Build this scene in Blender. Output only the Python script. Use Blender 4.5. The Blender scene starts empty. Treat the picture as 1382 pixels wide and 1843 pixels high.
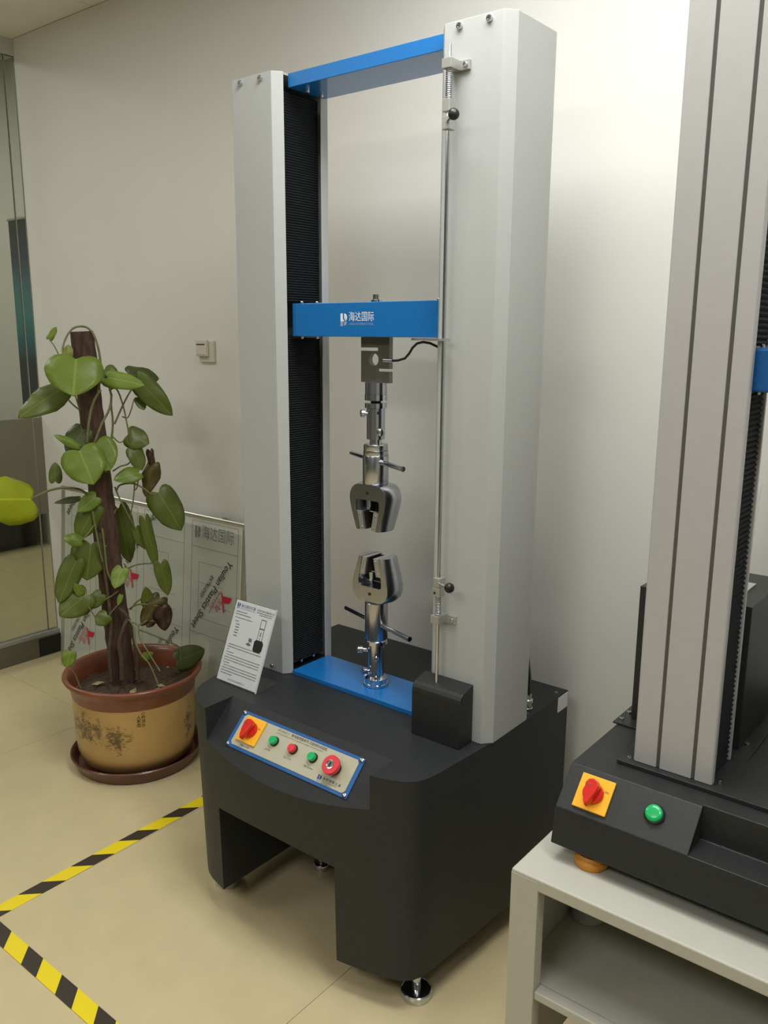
import bpy, bmesh, math, random
from mathutils import Vector, Matrix

# ------------------------------------------------------------------ camera, light, exposure
scene = bpy.context.scene
COL = scene.collection
cam_data = bpy.data.cameras.new('camera')
cam = bpy.data.objects.new('camera', cam_data)
COL.objects.link(cam)
cam.location = (1.3468, -1.5558, 1.5237)
cam.rotation_euler = (1.36211, -0.00631, 0.67531)
cam_data.sensor_fit = 'HORIZONTAL'
cam_data.sensor_width = 36.0
cam_data.lens = 1517.7 * 36.0 / 1382.0
cam_data.clip_start = 0.02
scene.camera = cam
scene.view_settings.view_transform = 'Standard'
scene.view_settings.look = 'None'
scene.view_settings.gamma = 1.0
scene.view_settings.use_curve_mapping = False
scene.view_settings.exposure = 0.98
world = bpy.data.worlds.new('world')
scene.world = world
world.use_nodes = True
world.node_tree.nodes['Background'].inputs[0].default_value = (0.80, 0.86, 0.82, 1)
world.node_tree.nodes['Background'].inputs[1].default_value = 0.02


def area_light(name, loc, power, size, color, size_y=None):
    d = bpy.data.lights.new(name, 'AREA')
    d.energy = power
    d.color = color
    d.shape = 'RECTANGLE'
    d.size = size
    d.size_y = size_y or size
    o = bpy.data.objects.new(name, d)
    COL.objects.link(o)
    o.location = loc
    return o


TONE = (1.0, 0.983, 0.95)
area_light('ceiling_lamp', (0.62, -0.38, 2.715), 14.5, 1.18, TONE, 0.58)
area_light('ceiling_lamp', (-1.80, -0.75, 2.715), 4.6, 1.18, TONE, 0.58)
area_light('ceiling_lamp', (0.60, -2.60, 2.715), 13.0, 1.18, TONE, 0.58)
area_light('ceiling_lamp', (-1.80, -2.60, 2.715), 8.0, 1.18, TONE, 0.58)
area_light('ceiling_lamp', (1.95, -1.00, 2.715), 8.0, 0.58, TONE, 0.58)
area_light('ceiling_lamp', (-4.6, -0.2, 3.26), 42.0, 1.18, (1.0, 0.985, 0.93), 0.58)

# ------------------------------------------------------------------ helpers
WL = {}            # world location of every object


def lin(c):
    return tuple((v / 12.92 if v <= 0.04045 else ((v + 0.055) / 1.055) ** 2.4) for v in c)


def rgb(r, g, b):
    return lin((r / 255.0, g / 255.0, b / 255.0))


def mat(name, color, rough=0.5, metal=0.0, var=0.06, scale=40.0, bump=0.0, bscale=300.0, spec=0.5,
        trans=0.0, aniso=None, coat=0.0):
    m = bpy.data.materials.new(name)
    m.use_nodes = True
    nt = m.node_tree
    b = nt.nodes['Principled BSDF']
    b.inputs['Roughness'].default_value = rough
    b.inputs['Metallic'].default_value = metal
    b.inputs['Specular IOR Level'].default_value = spec
    b.inputs['Coat Weight'].default_value = coat
    if trans:
        b.inputs['Transmission Weight'].default_value = trans
    tc = nt.nodes.new('ShaderNodeTexCoord')
    no = nt.nodes.new('ShaderNodeTexNoise')
    no.inputs['Scale'].default_value = scale
    no.inputs['Detail'].default_value = 3.0
    nt.links.new(tc.outputs['Object'], no.inputs['Vector'])
    if aniso:
        mp = nt.nodes.new('ShaderNodeMapping')
        mp.inputs['Scale'].default_value = aniso
        nt.links.new(tc.outputs['Object'], mp.inputs['Vector'])
        nt.links.new(mp.outputs['Vector'], no.inputs['Vector'])
    ra = nt.nodes.new('ShaderNodeValToRGB')
    e = ra.color_ramp.elements
    e[0].position = 0.3
    e[1].position = 0.7
    e[0].color = tuple(min(1, v * (1 - var)) for v in color) + (1,)
    e[1].color = tuple(min(1, v * (1 + var)) for v in color) + (1,)
    nt.links.new(no.outputs['Fac'], ra.inputs['Fac'])
    nt.links.new(ra.outputs['Color'], b.inputs['Base Color'])
    if bump:
        n2 = nt.nodes.new('ShaderNodeTexNoise')
        n2.inputs['Scale'].default_value = bscale
        n2.inputs['Detail'].default_value = 2.0
        nt.links.new(tc.outputs['Object'], n2.inputs['Vector'])
        bp = nt.nodes.new('ShaderNodeBump')
        bp.inputs['Strength'].default_value = bump
        bp.inputs['Distance'].default_value = 0.002
        nt.links.new(n2.outputs['Fac'], bp.inputs['Height'])
        nt.links.new(bp.outputs['Normal'], b.inputs['Normal'])
    return m


class MB:
    """collects vertices and faces in world space, builds ONE mesh object"""

    def __init__(self):
        self.v, self.f = [], []

    def add(self, vs, fs):
        o = len(self.v)
        self.v += [tuple(p) for p in vs]
        self.f += [tuple(i + o for i in f) for f in fs]
        return self

    def box(self, x0, x1, y0, y1, z0, z1, fr=None):
        vs = [(x, y, z) for z in (z0, z1) for y in (y0, y1) for x in (x0, x1)]
        if fr:
            vs = [fr(*p) for p in vs]
        return self.add(vs, [(0, 2, 3, 1), (4, 5, 7, 6), (0, 1, 5, 4), (2, 6, 7, 3), (0, 4, 6, 2), (1, 3, 7, 5)])

    def prism(self, poly, a0, a1, fr):
        """poly in the first two coordinates, extruded a0..a1 along the third, mapped by fr"""
        n = len(poly)
        vs = [fr(p[0], p[1], a0) for p in poly] + [fr(p[0], p[1], a1) for p in poly]
        fs = [tuple(range(n - 1, -1, -1)), tuple(range(n, 2 * n))]
        fs += [(i, (i + 1) % n, n + (i + 1) % n, n + i) for i in range(n)]
        return self.add(vs, fs)

    def lathe(self, prof, c, n=24, cap=True, ax=None):
        """prof: list of (radius, height) about axis from c; ax = (e1, e2, e3)"""
        e1, e2, e3 = ax or (Vector((1, 0, 0)), Vector((0, 1, 0)), Vector((0, 0, 1)))
        c = Vector(c)
        vs, fs = [], []
        for r, h in prof:
            for k in range(n):
                a = 2 * math.pi * k / n
                vs.append(c + e1 * (r * math.cos(a)) + e2 * (r * math.sin(a)) + e3 * h)
        for i in range(len(prof) - 1):
            for k in range(n):
                fs.append((i * n + k, i * n + (k + 1) % n, (i + 1) * n + (k + 1) % n, (i + 1) * n + k))
        if cap:
            fs.append(tuple(range(n - 1, -1, -1)))
            fs.append(tuple((len(prof) - 1) * n + k for k in range(n)))
        return self.add(vs, fs)

    def rod(self, a, b, r, n=16, r2=None):
        a, b = Vector(a), Vector(b)
        d = b - a
        L = d.length
        return self.lathe([(r, 0), (r if r2 is None else r2, L)], a, n, True, axes(d))

    def tube(self, pts, r, n=6):
        P = [Vector(p) for p in pts]
        R = r if isinstance(r, (list, tuple)) else [r] * len(P)
        e1 = None
        vs, fs = [], []
        for i, p in enumerate(P):
            t = (P[min(i + 1, len(P) - 1)] - P[max(i - 1, 0)]).normalized()
            if e1 is None:
                e1 = axes(t)[0]
            e1 = (e1 - t * e1.dot(t)).normalized()
            e2 = t.cross(e1)
            for k in range(n):
                a = 2 * math.pi * k / n
                vs.append(p + (e1 * math.cos(a) + e2 * math.sin(a)) * R[i])
        for i in range(len(P) - 1):
            for k in range(n):
                fs.append((i * n + k, i * n + (k + 1) % n, (i + 1) * n + (k + 1) % n, (i + 1) * n + k))
        fs.append(tuple(range(n - 1, -1, -1)))
        fs.append(tuple((len(P) - 1) * n + k for k in range(n)))
        return self.add(vs, fs)

    def mesh(self, name, origin):
        me = bpy.data.meshes.new(name)
        me.from_pydata([(p[0] - origin[0], p[1] - origin[1], p[2] - origin[2]) for p in self.v], [], self.f)
        bm = bmesh.new()
        bm.from_mesh(me)
        bmesh.ops.recalc_face_normals(bm, faces=bm.faces)
        bm.to_mesh(me)
        bm.free()
        return me

    def build(self, name, m, parent=None, smooth=None, bevel=0.0, origin=None, segs=2):
        if origin is None:
            lo = [min(p[i] for p in self.v) for i in range(3)]
            hi = [max(p[i] for p in self.v) for i in range(3)]
            origin = [(lo[0] + hi[0]) / 2, (lo[1] + hi[1]) / 2, lo[2]]
        me = self.mesh(name, origin)
        return link(name, me, m, parent, Vector(origin), smooth, bevel, segs)


def axes(d):
    d = Vector(d).normalized()
    u = Vector((0, 0, 1)) if abs(d.z) < 0.9 else Vector((1, 0, 0))
    e1 = u.cross(d).normalized()
    return e1, d.cross(e1), d


def link(name, me, m, parent, wloc, smooth=None, bevel=0.0, segs=2):
    if m is not None:
        me.materials.clear()
        me.materials.append(m)
    if smooth:
        for p in me.polygons:
            p.use_smooth = True
        me.set_sharp_from_angle(angle=math.radians(smooth))
    o = bpy.data.objects.new(name, me)
    COL.objects.link(o)
    if parent is not None:
        o.parent = parent
        o.location = Vector(wloc) - WL[parent]
    else:
        o.location = wloc
    WL[o] = Vector(wloc)
    if bevel:
        md = o.modifiers.new('bevel', 'BEVEL')
        md.width = bevel
        md.segments = segs
        md.limit_method = 'ANGLE'
        md.angle_limit = math.radians(40)
        md.harden_normals = False
    return o


def empty(name, loc, label=None, cat=None, group=None):
    o = bpy.data.objects.new(name, None)
    COL.objects.link(o)
    o.location = loc
    o.empty_display_size = 0.05
    WL[o] = Vector(loc)
    if label:
        tag(o, label, cat, group)
    return o


def tag(o, label, cat, group=None):
    o['label'] = label
    o['category'] = cat
    if group:
        o['group'] = group
    return o


def struct(o):
    o['kind'] = 'structure'
    return o


def XYZ(x, y, z):
    return (x, y, z)


def XZ(x, z, y):
    return (x, y, z)


def YZ(y, z, x):
    return (x, y, z)


def frame(o, ex, ey):
    o, ex, ey = Vector(o), Vector(ex).normalized(), Vector(ey).normalized()
    n = ex.cross(ey).normalized()
    return lambda u, v, w: o + ex * u + ey * v + n * w


def boolean(base, cutters):
    """subtract cutter objects, replace the mesh by the result, delete the cutters"""
    for c in cutters:
        md = base.modifiers.new('cut', 'BOOLEAN')
        md.operation = 'DIFFERENCE'
        md.object = c
        md.solver = 'EXACT'
    bpy.context.view_layer.update()
    dg = bpy.context.evaluated_depsgraph_get()
    me = bpy.data.meshes.new_from_object(base.evaluated_get(dg))
    base.modifiers.clear()
    m = base.data.materials[0]
    base.data = me
    me.materials.clear()
    me.materials.append(m)
    for c in cutters:
        WL.pop(c, None)
        bpy.data.objects.remove(c)
    return base


def text(name, s, size, fr, m, parent, align='LEFT', thick=0.0003, bold=0.0, res=2, wx=1.0):
    """flat lettering: fr maps (u, v, w) to the world; converted to a mesh part"""
    cu = bpy.data.curves.new(name, 'FONT')
    cu.body = s
    cu.size = size
    cu.align_x = align
    cu.align_y = 'CENTER'
    cu.resolution_u = res
    cu.extrude = 0.0
    cu.offset = bold * size
    t = bpy.data.objects.new(name, cu)
    COL.objects.link(t)
    bpy.context.view_layer.update()
    dg = bpy.context.evaluated_depsgraph_get()
    me = bpy.data.meshes.new_from_object(t.evaluated_get(dg))
    bpy.data.objects.remove(t)
    bpy.data.curves.remove(cu)
    o0 = Vector(fr(0, 0, 0))
    for v in me.vertices:
        v.co = Vector(fr(v.co.x * wx, v.co.y, thick)) - o0
    return link(name, me, m, parent, o0)


def ring(c, r, n, a0=0.0, a1=2 * math.pi):
    return [(c[0] + r * math.cos(a0 + (a1 - a0) * i / n), c[1] + r * math.sin(a0 + (a1 - a0) * i / n)) for i in range(n)]


def screw(name, c, n, r, parent, h=0.004):
    e1, e2, e3 = axes(n)
    b = MB().lathe([(r, 0), (r, h * 0.6), (r * 0.85, h), (r * 0.5, h), (r * 0.45, h * 0.5), (r * 0.02, h * 0.5)], c, 12, True, (e1, e2, e3))
    return b.build(name, STEEL, parent, smooth=40)


# ------------------------------------------------------------------ materials
WHITE = mat('column_enamel', rgb(176, 180, 179), 0.42, var=0.012, scale=60, bump=0.05, bscale=500)
CHAR = mat('charcoal_paint', rgb(40, 43, 45), 0.48, var=0.12, scale=120, bump=0.25, bscale=900, spec=0.35)
CHAR2 = mat('charcoal_sheet', rgb(40, 42, 42), 0.40, var=0.10, scale=120, bump=0.22, bscale=900, spec=0.4)
BLUE = mat('blue_enamel', rgb(22, 112, 186), 0.32, var=0.07, scale=220, bump=0.06, bscale=700, coat=0.5)
BLUE_DK = mat('blue_enamel_dark', rgb(28, 92, 158), 0.36, var=0.06, scale=220, bump=0.08, bscale=700)
STEEL = mat('polished_steel', rgb(204, 208, 216), 0.16, metal=1.0, var=0.04, scale=30)
BRUSH = mat('brushed_steel', rgb(192, 196, 204), 0.24, metal=1.0, var=0.10, scale=60, aniso=(1, 1, 14))
CELL = mat('nickel_plated_cell', rgb(130, 127, 120), 0.42, metal=0.85, var=0.04, scale=80)
ALU = mat('aluminium_satin', rgb(176, 176, 172), 0.40, metal=0.55, var=0.03, scale=30)
ALU_PAINT = mat('silver_enamel', rgb(184, 184, 185), 0.45, metal=0.1, var=0.02, scale=60)
BLACK = mat('black_plastic', rgb(24, 24, 24), 0.35, var=0.1)
RUBBER = mat('bellows_rubber', rgb(20, 25, 29), 0.75, spec=0.25, var=0.15, scale=90)
DARK = mat('dark_cavity', rgb(30, 29, 27), 0.6, var=0.2)
GREYSTEEL = mat('machined_flat', rgb(204, 206, 210), 0.38, metal=0.9, var=0.05, scale=90)
YELLOW = mat('yellow_plastic', rgb(255, 186, 40), 0.35, var=0.02)
RED = mat('red_plastic', rgb(214, 30, 22), 0.3, var=0.04, coat=0.3)
REDPINK = mat('red_stop_cap', rgb(222, 54, 66), 0.4, var=0.03)
GREEN = mat('green_button', rgb(0, 178, 98), 0.3, var=0.05, coat=0.4)
BEIGE = mat('panel_face', rgb(182, 180, 158), 0.45, var=0.02)
INK = mat('black_print', rgb(38, 38, 38), 0.6, var=0.05)
INKGREY = mat('grey_print', rgb(120, 122, 118), 0.6, var=0.05)
INKBLUE = mat('blue_print', rgb(36, 52, 140), 0.55, var=0.05)
INKRED = mat('red_print', rgb(206, 34, 62), 0.55, var=0.05)
INKRED_FAINT = mat('pale_red_print', rgb(196, 110, 112), 0.55, var=0.05)
INKWHITE = mat('white_print', rgb(238, 240, 242), 0.5, var=0.02)
INKLAV = mat('lavender_print', rgb(150, 164, 204), 0.5, var=0.04)
PAPER = mat('white_paper', rgb(232, 234, 240), 0.55, var=0.01)
TABLE = mat('warm_grey_enamel', rgb(186, 186, 175), 0.36, var=0.012, scale=60, bump=0.04, bscale=500)
AMBER = mat('amber_rubber', rgb(206, 138, 40), 0.45, var=0.06)
CERAMIC_RIM = mat('brown_glaze', rgb(126, 72, 50), 0.32, var=0.14, scale=18, bump=0.05, bscale=120, coat=0.2)
CERAMIC_SAUCER = mat('dark_brown_glaze', rgb(98, 56, 42), 0.35, var=0.16, scale=18, bump=0.05, bscale=120, coat=0.15)
SOIL = mat('soil', rgb(70, 54, 40), 0.95, var=0.5, scale=90, bump=0.9, bscale=160)
COIR = mat('coir_bark', rgb(78, 58, 46), 0.95, var=0.45, scale=70, bump=1.0, bscale=240, aniso=(1, 1, 0.25))
STEM = mat('vine_stem', rgb(112, 112, 70), 0.55, var=0.25, scale=60)
STEM_BARK = mat('woody_vine', rgb(84, 70, 50), 0.8, var=0.3, scale=60, bump=0.4)
SHEETBODY = mat('film_covered_acrylic', rgb(212, 214, 202), 0.22, var=0.02, scale=5)
BOARD = mat('whiteboard_enamel', rgb(226, 228, 220), 0.3, var=0.02, scale=5)
GROOVE = mat('groove_grey', rgb(92, 90, 86), 0.6, var=0.05)
SEAM = mat('grout', rgb(112, 102, 80), 0.8, var=0.1)
GLASSEDGE = mat('green_glass_edge', rgb(176, 184, 174), 0.15, var=0.1)
CANW = mat('grey_white_can', rgb(176, 176, 172), 0.5, var=0.12, scale=24)


def clear(name, tint, gloss=0.06, rough=0.02):
    """thin clear sheet: straight-through transparency with a fresnel mirror on top"""
    m = bpy.data.materials.new(name)
    m.use_nodes = True
    nt = m.node_tree
    nt.nodes.remove(nt.nodes['Principled BSDF'])
    out = nt.nodes['Material Output']
    t = nt.nodes.new('ShaderNodeBsdfTransparent')
    t.inputs[0].default_value = tuple(tint) + (1,)
    g = nt.nodes.new('ShaderNodeBsdfGlossy')
    g.inputs['Roughness'].default_value = rough
    lw = nt.nodes.new('ShaderNodeLayerWeight')
    pw = nt.nodes.new('ShaderNodeMath')
    pw.operation = 'POWER'
    pw.inputs[1].default_value = 4.0
    nt.links.new(lw.outputs['Facing'], pw.inputs[0])
    ma = nt.nodes.new('ShaderNodeMath')
    ma.operation = 'MULTIPLY_ADD'
    ma.inputs[1].default_value = 0.6
    ma.inputs[2].default_value = gloss * 0.5
    nt.links.new(pw.outputs[0], ma.inputs[0])
    mx = nt.nodes.new('ShaderNodeMixShader')
    nt.links.new(ma.outputs[0], mx.inputs[0])
    nt.links.new(t.outputs[0], mx.inputs[1])
    nt.links.new(g.outputs[0], mx.inputs[2])
    nt.links.new(mx.outputs[0], out.inputs['Surface'])
    return m


PANE = clear('green_tinted_glass', (0.66, 0.675, 0.62))
ACRYL = clear('clear_acrylic', (0.965, 0.975, 0.97), 0.10)


def frost_mat():
    m = bpy.data.materials.new('frosted_film')
    m.use_nodes = True
    nt = m.node_tree
    b = nt.nodes['Principled BSDF']
    b.inputs['Base Color'].default_value = rgb(158, 155, 136) + (1,)
    b.inputs['Roughness'].default_value = 0.6
    out = nt.nodes['Material Output']
    t = nt.nodes.new('ShaderNodeBsdfTranslucent')
    t.inputs[0].default_value = rgb(160, 158, 138) + (1,)
    no = nt.nodes.new('ShaderNodeTexNoise')
    no.inputs['Scale'].default_value = 6.0
    mr = nt.nodes.new('ShaderNodeMapRange')
    mr.inputs['To Min'].default_value = 0.45
    mr.inputs['To Max'].default_value = 0.6
    nt.links.new(no.outputs['Fac'], mr.inputs['Value'])
    mx = nt.nodes.new('ShaderNodeMixShader')
    nt.links.new(mr.outputs[0], mx.inputs[0])
    nt.links.new(b.outputs[0], mx.inputs[1])
    nt.links.new(t.outputs[0], mx.inputs[2])
    nt.links.new(mx.outputs[0], out.inputs['Surface'])
    return m


FROST = frost_mat()


def wall_mat(name, color, stain=True):
    m = mat(name, color, 0.62, var=0.015, scale=3.0, bump=0.06, bscale=160, spec=0.3)
    if not stain:
        return m
    nt = m.node_tree
    b = nt.nodes['Principled BSDF']
    src = b.inputs['Base Color'].links[0].from_socket
    tc = nt.nodes.new('ShaderNodeTexCoord')
    # a worn, handled patch below the switch: fixed to the wall
    mp = nt.nodes.new('ShaderNodeMapping')
    mp.inputs['Location'].default_value = (1.2, 0.0, -1.10)
    nt.links.new(tc.outputs['Object'], mp.inputs['Vector'])
    sc = nt.nodes.new('ShaderNodeVectorMath')
    sc.operation = 'MULTIPLY'
    sc.inputs[1].default_value = (5.5, 0.0, 5.5)
    nt.links.new(mp.outputs['Vector'], sc.inputs[0])
    ln = nt.nodes.new('ShaderNodeVectorMath')
    ln.operation = 'LENGTH'
    nt.links.new(sc.outputs[0], ln.inputs[0])
    no = nt.nodes.new('ShaderNodeTexNoise')
    no.inputs['Scale'].default_value = 9.0
    nt.links.new(tc.outputs['Object'], no.inputs['Vector'])
    ad = nt.nodes.new('ShaderNodeMath')
    ad.operation = 'ADD'
    nt.links.new(ln.outputs['Value'], ad.inputs[0])
    nt.links.new(no.outputs['Fac'], ad.inputs[1])
    mr = nt.nodes.new('ShaderNodeMapRange')
    mr.inputs['From Min'].default_value = 0.6
    mr.inputs['From Max'].default_value = 1.4
    mr.inputs['To Min'].default_value = 0.22
    mr.inputs['To Max'].default_value = 0.0
    nt.links.new(ad.outputs[0], mr.inputs['Value'])
    mx = nt.nodes.new('ShaderNodeMix')
    mx.data_type = 'RGBA'
    nt.links.new(mr.outputs[0], mx.inputs['Factor'])
    nt.links.new(src, mx.inputs[6])
    mx.inputs[7].default_value = rgb(150, 128, 108) + (1,)
    nt.links.new(mx.outputs[2], b.inputs['Base Color'])
    return m


WALL = wall_mat('wall_paint', rgb(228, 228, 223))
FRONT_GREY = mat('unseen_wall_grey', rgb(112, 113, 114), 0.3, var=0.1)  # invented grey for the unseen front wall, set for steel reflections and bounce
WALL2 = mat('far_room_paint', rgb(200, 199, 194), 0.7, var=0.02, scale=3)
CEIL = mat('ceiling_board', rgb(232, 231, 224), 0.8, var=0.02, scale=8, bump=0.1, bscale=90)
TILE = mat('polished_beige_tile', rgb(210, 196, 156), 0.24, var=0.035, scale=9, spec=0.45)
FARTILE = TILE


def tape_mat(axis):
    m = bpy.data.materials.new('hazard_tape')
    m.use_nodes = True
    nt = m.node_tree
    b = nt.nodes['Principled BSDF']
    b.inputs['Roughness'].default_value = 0.45
    g = nt.nodes.new('ShaderNodeNewGeometry')
    s = nt.nodes.new('ShaderNodeSeparateXYZ')
    nt.links.new(g.outputs['Position'], s.inputs[0])
    a = nt.nodes.new('ShaderNodeMath')       # 45 degree stripes: x + y for one, y - x for the other
    a.operation = 'ADD' if axis == 'X' else 'SUBTRACT'
    if axis == 'X':
        nt.links.new(s.outputs['X'], a.inputs[0])
        nt.links.new(s.outputs['Y'], a.inputs[1])
        off, per = 1.170 + 0.154 * 10, 0.154     # black starts where x + y = -1.170
    else:
        nt.links.new(s.outputs['Y'], a.inputs[0])
        nt.links.new(s.outputs['X'], a.inputs[1])
        off, per = -0.146 + 0.163 * 10, 0.163    # black starts where y - x = 0.146
    a2 = nt.nodes.new('ShaderNodeMath')
    a2.operation = 'ADD'
    a2.inputs[1].default_value = off
    nt.links.new(a.outputs[0], a2.inputs[0])
    d = nt.nodes.new('ShaderNodeMath')
    d.operation = 'DIVIDE'
    d.inputs[1].default_value = per
    nt.links.new(a2.outputs[0], d.inputs[0])
    f = nt.nodes.new('ShaderNodeMath')
    f.operation = 'FRACT'
    nt.links.new(d.outputs[0], f.inputs[0])
    lt = nt.nodes.new('ShaderNodeMath')
    lt.operation = 'LESS_THAN'
    lt.inputs[1].default_value = 0.45
    nt.links.new(f.outputs[0], lt.inputs[0])
    mx = nt.nodes.new('ShaderNodeMix')
    mx.data_type = 'RGBA'
    nt.links.new(lt.outputs[0], mx.inputs['Factor'])
    mx.inputs[6].default_value = rgb(246, 222, 30) + (1,)
    mx.inputs[7].default_value = rgb(58, 50, 42) + (1,)
    nt.links.new(mx.outputs[2], b.inputs['Base Color'])
    return m

# ------------------------------------------------------------------ the setting
ZC = 2.73
fl = struct(MB().box(-6.6, 3.6, -4.2, 1.62, -0.05, -0.0012).build('floor', SEAM, origin=(0, 0, 0)))
TS = 0.846
tile_me = None
tm = MB().box(0.0007, TS - 0.0007, 0.0007, TS - 0.0007, -0.012, 0.0)
for i in range(-8, 4):
    for j in range(-5, 3):
        x0, y0 = 0.170 + i * TS, -0.661 + j * TS
        if x0 > 3.6 or x0 + TS < -6.6 or y0 > 1.6 or y0 + TS < -4.2:
            continue
        if y0 + TS > 0.54 and x0 > -2.4:
            ty1 = 0.50 - y0
        else:
            ty1 = TS - 0.0007
        if ty1 < 0.01:
            continue
        if ty1 != TS - 0.0007:
            o = link('tile', MB().box(0.0007, TS - 0.0007, 0.0007, ty1, -0.012, 0.0).mesh('tile', (0, 0, 0)), TILE, fl, (x0, y0, 0))
        else:
            if tile_me is None:
                tile_me = tm.mesh('tile', (0, 0, 0))
                tile_me.materials.append(TILE)
            o = link('tile', tile_me, None, fl, (x0, y0, 0))
O0 = (0, 0, 0)
struct(MB().box(-2.33, 3.6, 0.5, 0.62, 0, ZC).build('wall_back', WALL, origin=O0))
struct(MB().box(3.5, 3.6, -4.2, 0.5, 0, ZC).build('wall_right', WALL2, origin=O0))
struct(MB().box(-6.6, 3.6, -4.3, -4.2, 0, ZC).build('wall_front', FRONT_GREY, origin=O0))
struct(MB().box(-6.6, -2.33, 1.6, 1.7, 0, 3.3).build('wall_far', WALL2, origin=O0))
struct(MB().box(-6.7, -6.6, -4.2, 1.7, 0, 3.3).build('wall_left', WALL2, origin=O0))
struct(MB().box(-2.33, -2.23, 0.62, 1.6, 0, 3.3).build('wall_return', WALL2, origin=O0))
ce = struct(MB().box(-2.42, 3.6, -4.3, 0.62, ZC + 0.012, ZC + 0.06).build('ceiling', SEAM, origin=O0))
struct(MB().box(-6.7, -2.33, -4.3, 1.7, 3.3, 3.36).build('ceiling', WALL2, origin=O0))
struct(MB().box(-2.42, -2.33, -4.3, 1.7, ZC + 0.06, 3.3).build('wall_upper', WALL2, origin=O0))
pm = MB().box(0.002, 0.598, 0.002, 0.598, 0, 0.0125).mesh('ceiling_panel', (0, 0, 0))
pm.materials.append(CEIL)
for i in range(-9, 9):
    for j in range(-8, 2):
        x0, y0 = -1.72 + i * 0.6, -0.10 + j * 0.6
        if -2.4 <= x0 and x0 + 0.6 <= 3.55 and y0 + 0.6 <= 0.51 and y0 > -4.3:
            link('ceiling_panel', pm, None, ce, (x0, y0, ZC))
# glazed partition on the left
w1 = struct(empty('window_1', (-2.325, -1.5, 0.0)))
MB().box(-2.331, -2.319, -4.2, 0.452, 0.115, 2.662).build('pane', PANE, w1)
MB().box(-2.331, -2.319, 0.456, 0.4985, 0.115, 2.662).build('pane', PANE, w1)
MB().box(-2.3185, -2.3175, -4.2, 0.452, 0.685, 1.135).build('frosted_band', FROST, w1)
MB().box(-2.3185, -2.3175, 0.456, 0.498, 0.685, 1.135).build('frosted_band', FROST, w1)
MB().box(-2.329, -2.321, 0.4522, 0.4558, 0.115, 2.662).build('glass_joint', GLASSEDGE, w1)
RAILM = mat('rail_steel', rgb(120, 118, 104), 0.38, metal=0.5, var=0.06, aniso=(1, 14, 1))
rl = MB().box(-2.352, -2.298, -4.2, 0.4985, 0.0, 0.095).build('bottom_rail', RAILM, w1, bevel=0.002)
MB().box(-2.347, -2.303, -4.2, 0.4985, 0.095, 0.115).build('rail_cap', ALU, rl, bevel=0.002)
MB().box(-2.354, -2.296, 0.385, 0.4985, 0.004, 0.092).build('rail_end_block', DARK, rl, bevel=0.002)  # darker block over the wall end of the rail
struct(MB().box(-2.40, -2.318, -4.2, 0.4995, 2.662, ZC).build('trim_1', WALL2, origin=O0))

# things seen through the glass
bn = empty('wall_banner', (-4.05, 1.595, 0.95), 'narrow dark blue and teal hanging banner behind the glass partition', 'banner')


def banner_mat():
    m = mat('banner_print', (0.1, 0.1, 0.1), 0.4, var=0.0)
    nt = m.node_tree
    b = nt.nodes['Principled BSDF']
    tc = nt.nodes.new('ShaderNodeTexCoord')
    s = nt.nodes.new('ShaderNodeSeparateXYZ')
    nt.links.new(tc.outputs['Generated'], s.inputs[0])
    r = nt.nodes.new('ShaderNodeValToRGB')
    stops = [(0.0, (40, 42, 50)), (0.25, (34, 40, 52)), (0.36, (22, 92, 104)), (0.5, (60, 124, 128)), (0.66, (70, 110, 116)), (0.8, (62, 66, 84)), (1.0, (50, 50, 54))]
    e = r.color_ramp.elements
    while len(e) < len(stops):
        e.new(0.5)
    for k, (p, c) in enumerate(stops):
        e[k].position = p
        e[k].color = rgb(*c) + (1,)
    nt.links.new(s.outputs['Z'], r.inputs[0])
    nt.links.new(r.outputs[0], b.inputs['Base Color'])
    return m


MB().box(-4.49, -3.75, 1.582, 1.590, 0.98, 2.26).build('banner_sheet', banner_mat(), bn)
MB().rod((-4.50, 1.586, 0.97), (-3.74, 1.586, 0.97), 0.009).build('bottom_bar', ALU, bn, smooth=40)
MB().rod((-4.50, 1.586, 2.27), (-3.74, 1.586, 2.27), 0.009).build('top_bar', ALU, bn, smooth=40)
cb = empty('low_cabinet', (-4.75, 1.32, 0.0), 'low dark cabinet standing in the room behind the glass partition', 'cabinet')
MB().box(-5.25, -4.33, 1.05, 1.55, 0.04, 0.36).build('body', DARK, cb, bevel=0.005)
MB().box(-5.27, -4.31, 1.03, 1.57, 0.36, 0.385).build('top', DARK, cb, bevel=0.004)
MB().box(-5.22, -4.36, 1.07, 1.53, 0.0, 0.04).build('plinth', BLACK, cb)
for k in range(2):
    d = MB().box(-5.24 + 0.46 * k, -4.80 + 0.46 * k, 1.038, 1.05, 0.05, 0.35).build('door', DARK, cb, bevel=0.003)
    MB().box(-4.84 + 0.06 * k, -4.82 + 0.06 * k, 1.02, 1.038, 0.17, 0.24).build('handle', ALU, d)
cb2 = empty('storage_box', (-5.0, 1.30, 0.385), 'dark grey box standing on the low cabinet behind the glass', 'box')
MB().box(-5.2, -4.80, 1.1, 1.5, 0.386, 0.62).build('body', DARK, cb2, bevel=0.006)
MB().box(-5.21, -4.79, 1.09, 1.51, 0.62, 0.645).build('lid', BLACK, cb2, bevel=0.006)
dm = MB().box(-4.95, -4.0, 0.72, 1.02, 0.0005, 0.012).build('door_mat', mat('mat_fibre', rgb(92, 66, 56), 0.95, var=0.2, scale=80, bump=0.6, bscale=300), bevel=0.004)
tag(dm, 'flat brown door mat lying on the floor behind the glass partition', 'mat')

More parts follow.
